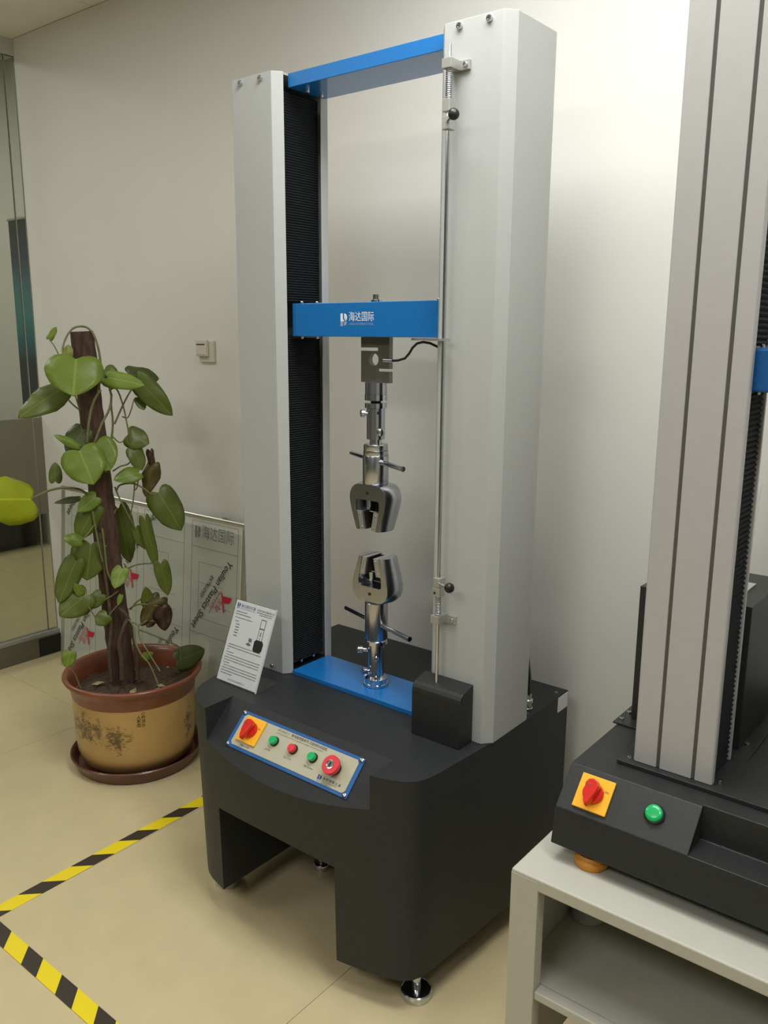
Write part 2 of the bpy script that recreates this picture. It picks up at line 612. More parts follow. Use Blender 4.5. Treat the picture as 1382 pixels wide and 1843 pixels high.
# hazard tape on the floor
t1 = MB()
t1.add([(-0.733, 0.36, 0.0012), (-0.688, 0.36, 0.0012), (-0.674, -0.659, 0.0012), (-0.720, -0.704, 0.0012),
        (-0.733, 0.36, 0.0002), (-0.688, 0.36, 0.0002), (-0.674, -0.659, 0.0002), (-0.720, -0.704, 0.0002)],
       [(0, 1, 2, 3), (7, 6, 5, 4), (0, 4, 5, 1), (1, 5, 6, 2), (2, 6, 7, 3), (3, 7, 4, 0)])
tag(t1.build('hazard_tape', tape_mat('Y')), 'yellow and black striped floor tape running back past the flower pot', 'floor tape', 'hazard tape strips on the floor')
t2 = MB().box(-0.720, 0.9, -0.705, -0.660, 0.0013, 0.0022)
tag(t2.build('hazard_tape', tape_mat('X')), 'yellow and black striped floor tape crossing the lower left corner, parallel to the back wall', 'floor tape', 'hazard tape strips on the floor')

# card switch on the wall
sw = empty('wall_switch', (-1.128, 0.5, 1.42), 'small white card switch mounted on the wall left of the left column', 'switch')
SW = mat('switch_plastic', rgb(214, 210, 196), 0.4, var=0.01)
MB().box(-1.166, -1.083, 0.4885, 0.4998, 1.416, 1.494).build('wall_plate', SW, sw, bevel=0.003)
cd = MB().box(-1.168, -1.108, 0.476, 0.489, 1.437, 1.497).build('card_holder', SW, sw, bevel=0.003)
MB().box(-1.162, -1.116, 0.4755, 0.4762, 1.478, 1.482).build('card_slot', INK, cd)
MB().box(-1.162, -1.116, 0.4755, 0.4762, 1.4425, 1.444).build('groove', INKGREY, cd)

# ------------------------------------------------------------------ floor-standing testing machine
ZB = 0.5887
ZT = 2.1446
M1 = empty('testing_machine', (0.0, 0.05, 0.0), 'tall floor standing testing machine with two white columns, blue crosshead and charcoal base', 'machine')


def bow(x):
    return -0.305 + 0.045 * (x / 0.33) ** 2


def plan():
    pts = [(-0.413, 0.411), (-0.3985, -0.08)]
    pts += [(-0.392, -0.130), (-0.380, -0.180), (-0.364, -0.212), (-0.340, -0.240), (-0.31, -0.2605)]
    pts += [(-0.31 + 0.62 * k / 20, bow(-0.31 + 0.62 * k / 20)) for k in range(1, 20)]
    pts += [(0.31, -0.2652), (0.338, -0.2560), (0.362, -0.2440), (0.380, -0.2270), (0.3905, -0.2050), (0.3960, -0.1760), (0.3990, -0.1350), (0.4030, -0.08), (0.4100, 0.01), (0.4150, 0.10), (0.4160, 0.22), (0.4135, 0.411)]
    return pts


def tapered(pts, z0, z1):
    n = len(pts)
    lowp = [(x * (0.970 if y < 0.2 else 1.0), y + (0.011 if y < -0.05 else 0.0), z0) for x, y in pts]
    vs = lowp + [(x, y, z1) for x, y in pts]
    fs = [tuple(range(n - 1, -1, -1)), tuple(range(n, 2 * n))] + [(k, (k + 1) % n, n + (k + 1) % n, n + k) for k in range(n)]
    return MB().add(vs, fs)


base = tapered(plan(), 0.083, ZB).build('base_cabinet', CHAR, M1)
arch = [(-0.210, 0.0), (-0.210, 0.325)] + [(-0.210 + 0.402 * k / 12, 0.325 + 0.006 * k / 12 + 0.014 * math.sin(math.pi * k / 12)) for k in range(1, 12)] + [(0.192, 0.331), (0.192, 0.0)]
c1 = MB().prism(arch, -0.6, 0.02, XZ).build('arch_cut', CHAR)
c2 = MB().prism([(-0.146, 0.6287), (-0.42, 0.3547), (-0.6, 0.3547), (-0.6, 0.6287)], -0.252, 0.285, YZ).build('console_cut', CHAR)
boolean(base, [c1, c2])
md = base.modifiers.new('bevel', 'BEVEL')
md.width = 0.005
md.segments = 3
md.limit_method = 'ANGLE'
md.angle_limit = math.radians(44)
for p in base.data.polygons:
    p.use_smooth = True
base.data.set_sharp_from_angle(angle=math.radians(42))


def level_foot(x, y, ztop, r, parent):
    s = MB().lathe([(0.011, 0.018), (0.011, ztop)], (x, y, 0), 16).build('foot', STEEL, parent, smooth=40)
    MB().lathe([(r * 0.97, 0.0), (r, 0.002), (r, 0.017), (r * 0.93, 0.019), (r * 0.90, 0.0175), (0.013, 0.020)], (x, y, 0), 28).build('foot_pad', STEEL, s, smooth=40)
    MB().lathe([(0.019, 0.062), (0.019, 0.076)], (x, y, 0), 6).build('lock_nut', CHAR2, s)


level_foot(0.345, -0.168, 0.083, 0.037, M1)
level_foot(-0.318, -0.168, 0.083, 0.037, M1)
level_foot(-0.155, 0.045, 0.083, 0.024, M1)
level_foot(0.345, 0.34, 0.083, 0.037, M1)
level_foot(-0.345, 0.34, 0.083, 0.037, M1)
# asset sticker and small parts on the base
MB().box(0.4138, 0.4152, 0.352, 0.4065, 0.545, 0.586).build('sticker', PAPER, M1)
screw('screw', (0.398, 0.372, ZB), (0, 0, 1), 0.005, M1)
screw('screw', (0.400, 0.212, ZB), (0, 0, 1), 0.005, M1)
cn = MB().lathe([(0.013, 0), (0.013, 0.006), (0.010, 0.007), (0.010, 0.020), (0.013, 0.021), (0.013, 0.028), (0.009, 0.030), (0.009, 0.042)], (0.388, 0.236, ZB), 16).build('cable_connector', STEEL, M1, smooth=40)
MB().tube([(0.388, 0.236, ZB + 0.04), (0.388, 0.236, ZB + 0.09), (0.383, 0.228, ZB + 0.15), (0.365, 0.205, ZB + 0.2)], 0.006).build('cable', BLACK, cn, smooth=60)


def column(sgn):
    X = lambda u: sgn * (0.2361 + u)           # u from the inner edge outwards
    fr = lambda u, y, z: (X(u), y, z)
    out = [(0, 0.0236), (0.0192, 0), (0.160, 0), (0.1793, 0.0236), (0.1793, 0.182), (0, 0.182), (0, 0.156),
           (0.003, 0.156), (0.003, 0.179), (0.1763, 0.179), (0.1763, 0.025), (0.1585, 0.003), (0.0207, 0.003), (0.003, 0.025)]
    col = MB().prism(out, ZB + 0.0005, ZT, fr).build('column', WHITE, M1, bevel=0.0012)
    MB().prism([(0.0035, 0.026), (0.0210, 0.0035), (0.158, 0.0035), (0.1758, 0.0255), (0.1758, 0.1785), (0.0035, 0.1785)], ZT - 0.006, ZT - 0.001, fr).build('top_cap', WHITE, col)
    # pleated bellows, below and above the crosshead
    for z0, z1 in ((ZB + 0.022, 1.511), (1.602, 2.104)):
        b = MB()
        n = int((z1 - z0) / 0.0062)
        vs, fs = [], []
        for k in range(2 * n + 1):
            z = z0 + (z1 - z0) * k / (2 * n)
            u = 0.0105 if k % 2 else 0.0135
            vs += [fr(u, 0.0252, z), fr(u, 0.1565, z)]
        for k in range(2 * n):
            fs.append((2 * k, 2 * k + 1, 2 * k + 3, 2 * k + 2))
        m = len(vs)
        vs += [fr(0.03, 0.0252, z0), fr(0.03, 0.1565, z0), fr(0.03, 0.1565, z1), fr(0.03, 0.0252, z1)]
        fs += [(m, m + 1, m + 2, m + 3), (0, 1, m + 1, m), (4 * n, 4 * n + 1, m + 2, m + 3)]
        b.add(vs, fs)
        b.build('bellows', RUBBER, col)
    for u in (0.055, 0.126):
        screw('screw', (X(u) + (0.002 if sgn > 0 else 0), -0.0002, 2.1325), (0, -1, 0), 0.0068, col, 0.0065)
    screw('screw', (X(0.059), -0.0002, 0.605), (0, -1, 0), 0.0055, col, 0.005)
    for y in (0.062, 0.112):
        screw('screw', (X(0.010), y, 0.614), (-sgn, 0, 0), 0.005, col, 0.006)
    return col


colL = column(-1)
colR = column(1)
bp = MB().box(-0.2335, 0.2335, 0.017, 0.165, ZB + 0.0004, ZB + 0.0125).build('base_plate', BLUE, M1, bevel=0.001)
tb = MB().box(-0.2335, 0.2335, 0.036, 0.168, 2.1095, 2.1415).build('top_beam', BLUE, M1, bevel=0.0012)
for x, y in ((-0.205, 0.075), (-0.205, 0.125), (0.205, 0.075), (0.205, 0.125)):
    screw('screw', (x, y, 2.1095), (0, 0, -1), 0.005, tb, 0.008)
ch = MB().box(-0.2345, 0.2345, 0.040, 0.145, 1.5150, 1.5975).build('crosshead', BLUE, M1, bevel=0.0015)
for x, y in ((-0.215, 0.055), (-0.19, 0.085), (0.215, 0.055)):
    screw('screw', (x, y, 1.5975), (0, 0, 1), 0.0042, ch, 0.006)
    screw('screw', (x, y, 1.5150), (0, 0, -1), 0.0042, ch, 0.006)
AX = 0.004
sd = MB().lathe([(0.0135, 0), (0.0135, 0.006), (0.0085, 0.007), (0.0085, 0.019)], (AX, 0.09, 1.5975), 18).build('load_stud', STEEL, ch, smooth=40)


def logo_mark(fr, h, parent, m_top, m_low):
    """two-block emblem: an upright block with a foot, and a half-round block, fading at the lower third"""
    w = h * 0.70
    a = MB()
    a.prism([(0, h), (0.34 * w, h), (0.34 * w, 0.56 * h), (0.52 * w, 0.47 * h), (0.52 * w, 0.38 * h), (0, 0.38 * h)], 0.0001, 0.0003, fr)
    arc = [(0.56 * w + 0.44 * w * math.sin(t), 0.69 * h + 0.31 * h * math.cos(t)) for t in [math.pi * k / 10 for k in range(11)]]
    a.prism(arc + [(0.66 * w, 0.38 * h), (0.66 * w, 0.52 * h), (0.56 * w, 0.58 * h)], 0.0001, 0.0003, fr)
    a.build('emblem', m_top, parent)
    b = MB()
    b.prism([(0, 0.36 * h), (0.40 * w, 0.36 * h), (0.34 * w, 0), (0, 0)], 0.0001, 0.0003, fr)
    b.prism([(0.54 * w, 0.36 * h), (w, 0.36 * h), (0.86 * w, 0.12 * h), (0.54 * w, 0)], 0.0001, 0.0003, fr)
    b.build('emblem_reflection', m_low, parent)


cf = lambda u, v, w: (u, 0.040 - w, v)
lf = lambda u, v, w: cf(-0.0685 + u, 1.5405 + v, w)
logo_mark(lf, 0.0305, ch, INKWHITE, INKLAV)
text('lettering', '海达国际', 0.0245, lambda u, v, w: cf(-0.042 + u, 1.5618 + v, w), INKWHITE, ch, wx=0.82)
text('lettering', 'HAIDA INTERNATIONAL', 0.0082, lambda u, v, w: cf(-0.041 + u, 1.5455 + v, w), INKLAV, ch, wx=0.86)

# load cell hanging under the crosshead
lc = MB().box(AX - 0.0430, AX + 0.0470, 0.0830, 0.0970, 1.4040, 1.5150).build('load_cell', CELL, M1)
k1 = MB().box(AX - 0.07, AX + 0.0115, 0.05, 0.13, 1.4812, 1.4892).build('slot_cut', CELL)
k2 = MB().box(AX + 0.0045, AX + 0.07, 0.05, 0.13, 1.4315, 1.4385).build('slot_cut', CELL)
k3 = MB().lathe([(0.0155, -0.05), (0.0155, 0.05)], (AX - 0.002, 0.09, 1.4602), 28, True, axes((0, 1, 0))).build('hole_cut', CELL)
boolean(lc, [k1, k2, k3])
cnn = MB().rod((AX + 0.034, 0.0800, 1.4592), (AX + 0.062, 0.0790, 1.4587), 0.0058, 14).build('cable_gland', STEEL, lc, smooth=40)
MB().tube([(AX + 0.060, 0.079, 1.4587), (0.083, 0.076, 1.460), (0.106, 0.074, 1.4655), (0.119, 0.073, 1.477), (0.130, 0.072, 1.491), (0.143, 0.072, 1.501),
           (0.160, 0.073, 1.5045), (0.178, 0.076, 1.502), (0.196, 0.080, 1.494), (0.212, 0.088, 1.482), (0.228, 0.098, 1.462)], 0.0030, 8).build('sensor_cable', BLACK, lc, smooth=60)


def pin(name, c, d, r, L, parent, m=STEEL, ball=True):
    d = Vector(d).normalized()
    prof = [(r * 0.55, 0), (r * 0.55, L * 0.45), (r, L * 0.5), (r, L * 0.9), (r * 0.7, L), (r * 0.02, L)] if ball else [(r, 0), (r, L)]
    return MB().lathe(prof, c, 14, True, axes(d)).build(name, m, parent, smooth=40)


def arcpts(cx, cz, r0, r1, a0, a1, n):
    return [(cx + r0 * math.cos(a0 + (a1 - a0) * k / n), cz + r1 * math.sin(a0 + (a1 - a0) * k / n)) for k in range(n + 1)]


def grip(cx, cy, zw, s, parent):
    """wedge grip: horseshoe body open at one end; s = -1 opens downwards, +1 upwards; zw = z of the closed end"""
    P = lambda pts: [(cx + x, zw + s * z) for x, z in pts]
    fr = XZ
    y0, y1 = cy - 0.033, cy + 0.032
    outer = [(-0.031, 0.118), (-0.0600, 0.044)] + [(-0.0605 + 0.0275 * (1 - math.cos(t)), 0.036 - 0.036 * math.sin(t)) for t in [math.pi / 2 * k / 6 for k in range(7)]]
    outer = [(-0.0375, 0.1185), (-0.0555, 0.062), (-0.0600, 0.040), (-0.0590, 0.026), (-0.0530, 0.012), (-0.0430, 0.0035), (-0.0320, 0.0)]
    inner = [(-0.0262, 0.1185), (-0.0375, 0.062), (-0.0380, 0.044), (-0.0340, 0.0395)]
    poly = outer + [(-x, z) for x, z in reversed(outer)] + [(-x, z) for x, z in inner] + list(reversed(inner))
    # turned body, flattened front and back, with a wedge-shaped window through it
    prof = [(0.0005, 0.0)] + [(math.hypot(-x, 0.031), z) for x, z in reversed(outer)]
    prof = [(r, s * z) for r, z in prof] + [(0.0005, s * 0.1185)]
    body = MB().lathe(prof, (cx, cy, zw), 72, False).build('grip_body', BRUSH, parent)
    win = [(-x, z) for x, z in inner] + list(reversed(inner))
    win = [(0.0262, 0.13), (0.0262, 0.1185)] + [(-x, z) for x, z in inner[1:]] + list(reversed(inner[1:])) + [(-0.0262, 0.1185), (-0.0262, 0.13)]
    cts = [MB().box(cx - 0.1, cx + 0.1, y0 - 0.1, y0, zw - 0.2, zw + 0.2).build('cut', BRUSH),
           MB().box(cx - 0.1, cx + 0.1, y1, y1 + 0.1, zw - 0.2, zw + 0.2).build('cut', BRUSH),
           MB().prism(P(win), y0 - 0.02, y1 + 0.02, fr).build('cut', BRUSH)]
    boolean(body, cts)
    for p_ in body.data.polygons:
        p_.use_smooth = True
    body.data.set_sharp_from_angle(angle=math.radians(32))
    # lapped front face of the horseshoe (a plate of its own finish)
    for q in (-1, 1):
        jaw = [(q * 0.0355, 0.070), (q * 0.0195, 0.070), (q * 0.0105, 0.1175), (q * 0.0255, 0.1175)]
        j = MB().prism(P(jaw), y0 + 0.001, y1 - 0.001, fr).build('jaw', GREYSTEEL, body, bevel=0.0006)
        MB().prism(P([(q * 0.0195, 0.071), (q * 0.0180, 0.071), (q * 0.0085, 0.1165), (q * 0.0105, 0.1165)]), y0 + 0.008, y1 - 0.008, fr).build('jaw_insert', DARK, body)
        for zz, xx in ((0.078, 0.0265), (0.110, 0.0178)):
            screw('screw', (cx + q * xx, y0 + 0.0008, zw + s * zz), (0, -1, 0), 0.0022, body, 0.0012)
        MB().lathe([(0.0075, 0), (0.0075, 0.024)], (cx + q * 0.021, cy + 0.001, zw + s * (0.058 if s < 0 else 0.058) - 0.012), 14).build('guide_pin', STEEL, body, smooth=40)
    MB().prism(P([(-0.034, 0.041), (0.034, 0.041), (0.012, 0.115), (-0.012, 0.115)]), y1 - 0.014, y1 - 0.009, fr).build('back_block', DARK, body)
    MB().rod((cx - 0.016, cy - 0.004, zw + s * 0.075), (cx + 0.016, cy - 0.004, zw + s * 0.075), 0.003, 10).build('spring_pin', STEEL, body, smooth=40)
    MB().lathe([(0.0042, 0), (0.0042, 0.0012)], (cx, y0 - 0.0002, zw + s * 0.021), 14, True, axes((0, -1, 0))).build('locating_hole', DARK, body, smooth=40)
    return body


EZ = (Vector((1, 0, 0)), Vector((0, 1, 0)), Vector((0, 0, 1)))
up = empty('upper_grip', (AX, 0.09, 1.404))
up.parent = M1
up.location = Vector((AX, 0.09, 1.404)) - WL[M1]
# coupling rings and sleeve
MB().lathe([(0.0275, 1.375), (0.0275, 1.404)], (AX, 0.09, 0), 32).build('adapter', BRUSH, up, smooth=40)
MB().lathe([(0.0200, 1.3595), (0.0285, 1.3600), (0.0285, 1.3745), (0.020, 1.375)], (AX, 0.09, 0), 32).build('lock_ring', STEEL, up, smooth=40)
MB().lathe([(0.0130, 1.354), (0.0130, 1.3598)], (AX, 0.09, 0), 24).build('thread', DARK, up, smooth=40)
MB().lathe([(0.0200, 1.3405), (0.0280, 1.3415), (0.0280, 1.3535), (0.020, 1.354)], (AX, 0.09, 0), 32).build('lock_ring', STEEL, up, smooth=40)
MB().lathe([(0.0232, 1.2630), (0.0232, 1.3405)], (AX, 0.09, 0), 32).build('sleeve', BRUSH, up, smooth=40)
pin('pin', (AX - 0.0105, 0.0740, 1.3280), (-0.62, -0.78, 0), 0.0098, 0.0210, up)
MB().lathe([(0.0042, 0), (0.0042, 0.001)], (AX + 0.0190, 0.0768, 1.3300), 12, True, axes((0.82, -0.57, 0))).build('pin_hole', DARK, up)
pin('pin', (AX + 0.0150, 0.0800, 1.2830), (0.93, -0.36, 0), 0.0098, 0.0220, up, BRUSH)
MB().lathe([(0.0155, 1.2500), (0.0155, 1.2635)], (AX, 0.09, 0), 28).build('neck', STEEL, up, smooth=40)
MB().lathe([(0.0305, 1.2345), (0.0312, 1.2355), (0.0312, 1.2485), (0.029, 1.2505)], (AX, 0.09, 0), 36).build('collar', BRUSH, up, smooth=40)
MB().lathe([(0.0312, 1.2225), (0.0318, 1.2235), (0.0318, 1.2340)], (AX, 0.09, 0), 36).build('collar', BRUSH, up, smooth=40)
MB().lathe([(0.0325, 1.1495), (0.0332, 1.1505), (0.0332, 1.2205), (0.0325, 1.2220)], (AX, 0.09, 0), 36).build('grip_shank', BRUSH, up, smooth=40)
MB().rod((AX - 0.138, 0.09 + 0.066, 1.2075), (AX + 0.138, 0.09 - 0.066, 1.2075), 0.0066, 16).build('tommy_bar', STEEL, up, smooth=40)
g = grip(AX, 0.09, 1.1490, -1, up)
lo = empty('lower_grip', (0.0095, 0.09, ZB + 0.0125))
lo.parent = M1
lo.location = Vector((0.0095, 0.09, ZB + 0.0125)) - WL[M1]
BX = 0.0085
MB().lathe([(0.0310, 0.6015), (0.0330, 0.6025), (0.0330, 0.6090), (0.0300, 0.6100), (0.0300, 0.6230), (0.0285, 0.6240), (0.0230, 0.6300)], (BX, 0.09, 0), 36).build('flange', STEEL, lo, smooth=40)
MB().lathe([(0.0215, 0.6300), (0.0215, 0.7160)], (BX, 0.09, 0), 32).build('sleeve', STEEL, lo, smooth=40)
MB().lathe([(0.0225, 0.7165), (0.0295, 0.7190), (0.0295, 0.7290), (0.0260, 0.7330)], (BX, 0.09, 0), 36).build('collar', STEEL, lo, smooth=40)
MB().lathe([(0.0295, 0.7335), (0.0305, 0.7350), (0.0305, 0.8340), (0.0295, 0.8350)], (BX, 0.09, 0), 36).build('grip_shank', BRUSH, lo, smooth=40)
pin('pin', (BX - 0.014, 0.074, 0.7010), (-0.80, -0.6, 0), 0.0095, 0.030, lo)
pin('pin', (BX + 0.012, 0.074, 0.6880), (0.70, -0.72, 0), 0.0065, 0.018, lo)
pin('pin', (BX - 0.008, 0.074, 0.6420), (-0.46, -0.88, 0), 0.0110, 0.0230, lo)
pin('pin', (BX + 0.012, 0.074, 0.6330), (0.70, -0.72, 0), 0.0065, 0.018, lo)
MB().rod((BX - 0.143, 0.09 + 0.043, 0.7755), (BX + 0.143, 0.09 - 0.043, 0.7755), 0.0068, 16).build('tommy_bar', STEEL, lo, smooth=40)
g = grip(0.0125, 0.09, 0.8420, 1, lo)

# limit switch rod in front of the right column
lr = empty('limit_rod', (0.290, -0.03, 0.72))
lr.parent = M1
lr.location = Vector((0.290, -0.03, 0.72)) - WL[M1]
RX, RY = 0.2895, -0.030
MB().lathe([(0.0042, 0.715), (0.0042, 2.094)], (RX, RY, 0), 16).build('rod', STEEL, lr, smooth=40)


def spring(z0, z1, n, r=0.0062):
    pts = []
    for k in range(n * 10 + 1):
        a = 2 * math.pi * k / 10
        pts.append((RX + r * math.cos(a), RY + r * math.sin(a), z0 + (z1 - z0) * k / (n * 10)))
    return MB().tube(pts, 0.0015, 5).build('spring', STEEL, lr, smooth=80)


b1 = MB().box(RX - 0.0115, RX + 0.0115, RY - 0.011, 0.0 - 0.0005, 2.047, 2.066).build('guide_bracket', ALU, lr, bevel=0.001)
MB().box(RX + 0.0112, RX + 0.033, -0.0075, -0.0003, 2.047, 2.066).build('bracket_ear', ALU, b1, bevel=0.001)
screw('screw', (RX + 0.0235, -0.0075, 2.0565), (0, -1, 0), 0.0055, b1, 0.005)
spring(1.9915, 2.0465, 14)
MB().box(RX - 0.0095, RX + 0.0095, RY - 0.010, RY + 0.012, 1.966, 1.9905).build('stop_clamp', ALU, lr, bevel=0.0012)
k = MB().box(RX - 0.0095, RX + 0.0095, RY - 0.010, RY + 0.012, 1.932, 1.957).build('stop_clamp', ALU, lr, bevel=0.0012)


def knob(z, parent, d):
    d = Vector(d).normalized()
    c = Vector((RX, RY - 0.006, z))
    MB().rod(c, c + d * 0.046, 0.0026, 10).build('knob_stem', STEEL, parent, smooth=40)
    R0 = 0.0115
    prof = [(R0 * 0.35, -R0), (R0 * 0.75, -R0 * 0.7), (R0, -R0 * 0.1), (R0, R0 * 0.25), (R0 * 0.8, R0 * 0.65), (R0 * 0.4, R0 * 0.85), (R0 * 0.02, R0 * 0.9)]
    MB().lathe(prof, c + d * 0.048, 18, True, axes(d)).build('knob', BLACK, parent, smooth=60)


knob(1.9445, k, (0.78, -0.62, 0.12))
k = MB().box(RX - 0.0095, RX + 0.0095, RY - 0.010, RY + 0.012, 0.9575, 0.9795).build('stop_clamp', ALU, lr, bevel=0.0012)
k2_ = MB().box(RX - 0.0100, RX + 0.0095, RY - 0.010, RY + 0.012, 0.9345, 0.9570).build('stop_clamp', ALU, lr, bevel=0.0012)
MB().lathe([(0.003, 0), (0.003, 0.0006)], (RX - 0.004, RY - 0.0102, 0.9445), 12, True, axes((0, -1, 0))).build('screw_hole', DARK, k2_)
knob(0.9690, k, (0.93, -0.36, 0.0))
spring(0.8900, 0.9340, 12)
b2 = MB().box(RX - 0.0150, RX + 0.0320, -0.0042, -0.0003, 0.8650, 0.8855).build('guide_bracket', ALU, lr, bevel=0.0006)
MB().box(RX - 0.0150, RX + 0.0080, RY - 0.010, -0.0040, 0.8700, 0.8890).build('bracket_block', ALU, b2, bevel=0.0008)
screw('screw', (RX + 0.0215, -0.0042, 0.8750), (0, -1, 0), 0.0052, b2, 0.004)
am = MB().prism([(0.142, 0.075), (0.142, 0.050), (0.19, 0.030), (0.281, -0.037), (0.300, -0.037), (0.300, -0.022), (0.286, -0.022), (0.225, 0.036), (0.190, 0.075)], 1.5085, 1.5135, XYZ).build('striker_arm', ALU, ch)
# black switch housing at the foot of the right column
hb = [(-0.0008, ZB + 0.0006), (-0.058, ZB + 0.0006)] + [(-0.058 + 0.022 * (1 - math.cos(t)), 0.7175 + 0.022 * math.sin(t) - 0.012) for t in [math.pi / 2 * k / 5 for k in range(6)]] + [(-0.0008, 0.7310)]
hb = [(-0.0008, ZB + 0.0006), (-0.0560, ZB + 0.0006), (-0.0560, 0.7000), (-0.0545, 0.7085), (-0.0500, 0.7155), (-0.0430, 0.7205), (-0.0008, 0.7310)]
MB().prism(hb, 0.2365, 0.3725, YZ).build('switch_housing', CHAR2, M1, bevel=0.0015)

# operating console on the sloping face
SY, SZ = 0.70711, 0.70711
pf = frame((0.0165, -0.2690, 0.5057), (1, 0, 0), (0, SY, SZ))
pn = empty('control_panel', pf(0, 0, 0))
pn.parent = M1
pn.location = pf(0, 0, 0) - WL[M1]
MB().box(-0.2025, 0.2015, -0.002, 0.0955, 0.0004, 0.0032, pf).build('panel_frame', BLUE_DK, pn, bevel=0.0008)
a = 0.011
pl_ = [(-0.1905 + a * 0.6, 0.0065), (0.1905 - a * 0.6, 0.0065), (0.1905, 0.0065 + a * 0.6), (0.1905, 0.0875 - a * 0.6), (0.1905 - a * 0.6, 0.0875), (-0.1905 + a * 0.6, 0.0875), (-0.1905, 0.0875 - a * 0.6), (-0.1905, 0.0065 + a * 0.6)]
fp = MB().prism(pl_, 0.0033, 0.0044, pf).build('face_plate', BEIGE, pn)
nn = pf(0, 0, 1) - pf(0, 0, 0)
pax = (Vector((1, 0, 0)), Vector((0, SY, SZ)), Vector(nn))
for x, s in ((-0.1955, 0.0895), (0.1945, 0.0895), (-0.1965, 0.004), (0.1935, 0.004)):
    MB().lathe([(0.0058, 0), (0.0055, 0.003), (0.003, 0.0045), (0.0005, 0.0047)], pf(x, s, 0.0033), 14, True, pax).build('screw', STEEL, pn, smooth=40)


def rotary(fr, x, s, half, h0, parent, ax, turn):
    sw_ = MB().box(x - half, x + half, s - half, s + half, h0, h0 + 0.0055, fr).build('switch_plate', YELLOW, parent, bevel=0.0012)
    MB().lathe([(half * 0.60, 0), (half * 0.60, 0.006), (half * 0.56, 0.009)], fr(x, s, h0 + 0.0057), 28, True, ax).build('knob_disc', RED, sw_, smooth=40)
    c, t = math.cos(turn), math.sin(turn)
    L, w = half * 0.92, half * 0.40
    prof = [(-L, 0), (-L * 0.72, -w * 0.42), (-L * 0.2, -w * 0.78), (L * 0.35, -w), (L * 0.62, -w * 0.7), (L * 0.72, 0), (L * 0.62, w * 0.7), (L * 0.35, w), (-L * 0.2, w * 0.78), (-L * 0.72, w * 0.42)]
    pr = [(x + p[0] * c - p[1] * t, s + p[0] * t + p[1] * c) for p in prof]
    MB().prism(pr, h0 + 0.0148, h0 + 0.030, fr).build('knob_grip', RED, sw_, bevel=0.002)
    MB().lathe([(0.0022, 0), (0.0022, 0.0008)], fr(x + L * 0.3 * c - w * 0.3 * t, s + L * 0.3 * t, h0 + 0.0301), 10, True, ax).build('screw', STEEL, sw_)
    text('lettering', 'ON', half * 0.16, lambda u, v, w_: fr(x + half * 0.55 + u, s + half * 0.30 + v, h0 + 0.0056 + w_), INK, sw_)
    return sw_


rotary(pf, -0.1435, 0.0535, 0.0335, 0.0045, pn, pax, math.radians(88))
for x, m in ((-0.0610, GREEN), (0.0030, RED), (0.0680, GREEN)):
    s = 0.0520
    bz = MB().lathe([(0.0122, 0), (0.0122, 0.004), (0.0112, 0.0052)], pf(x, s, 0.0045), 24, True, pax).build('push_button', DARK, pn, smooth=40)
    mm = m if m is GREEN else REDPINK
    MB().lathe([(0.0102, 0.0), (0.0102, 0.009), (0.0094, 0.0105), (0.0005, 0.0107)], pf(x, s, 0.0085), 24, True, pax).build('button_cap', mm, bz, smooth=40)
ex_, es_ = 0.1400, 0.0500
eb = MB().lathe([(0.0150, 0), (0.0150, 0.014), (0.0120, 0.016)], pf(ex_, es_, 0.0045), 28, True, pax).build('emergency_stop', DARK, pn, smooth=40)
MB().lathe([(0.0140, 0.013), (0.0215, 0.016), (0.0225, 0.020), (0.0225, 0.0265), (0.0215, 0.0275), (0.0105, 0.0278)], pf(ex_, es_, 0.0045), 32, True, pax).build('stop_cap', REDPINK, eb, smooth=35)
MB().lathe([(0.0105, 0.0279), (0.0105, 0.0292), (0.0088, 0.0294), (0.0088, 0.0284), (0.0005, 0.0284)], pf(ex_, es_, 0.0045), 24, True, pax).build('centre_ring', STEEL, eb, smooth=35)
MB().box(ex_ - 0.0018, ex_ + 0.0018, es_ - 0.005, es_ + 0.005, 0.0330, 0.0338, pf).build('arrow_mark', INK, eb)
F2 = lambda x, s: (lambda u, v, w: pf(x + u, s + v, 0.0045 + w))
text('lettering', 'HD-B607-S', 0.0088, F2(-0.071, 0.0812), INKGREY, fp)
text('lettering', '微电脑伺服系列 万能材料试验机', 0.0084, F2(-0.024, 0.0812), INK, fp, wx=0.98)
text('lettering', 'COMPUTER SERVO CONTROL UNIVERSAL MATERIAL TESTING MACHINE', 0.0046, F2(-0.071, 0.0735), INKGREY, fp, wx=1.03)
for x, s, t in ((-0.156, 0.0125, '电源 POWER'), (-0.081, 0.0275, '上升 UP'), (-0.015, 0.0275, '停止 STOP'), (0.050, 0.0275, '下降 DOWN'), (0.128, 0.0205, '急停 STOP')):
    text('lettering', t, 0.0056, F2(x, s), INKGREY if 'STOP' in t else INK, fp)
lg = lambda u, v, w: pf(0.104 + u, 0.0075 + v, 0.0045 + w)
logo_mark(lg, 0.0165, fp, INKBLUE, INKLAV)
text('lettering', '海 达 国 际 仪 器', 0.0074, F2(0.1195, 0.0190), INK, fp)
text('lettering', 'HAIDA INTERNATIONAL', 0.0040, F2(0.1195, 0.0130), INKGREY, fp)
text('lettering', 'www.haidatest.com', 0.0040, F2(0.1195, 0.0090), INKGREY, fp)

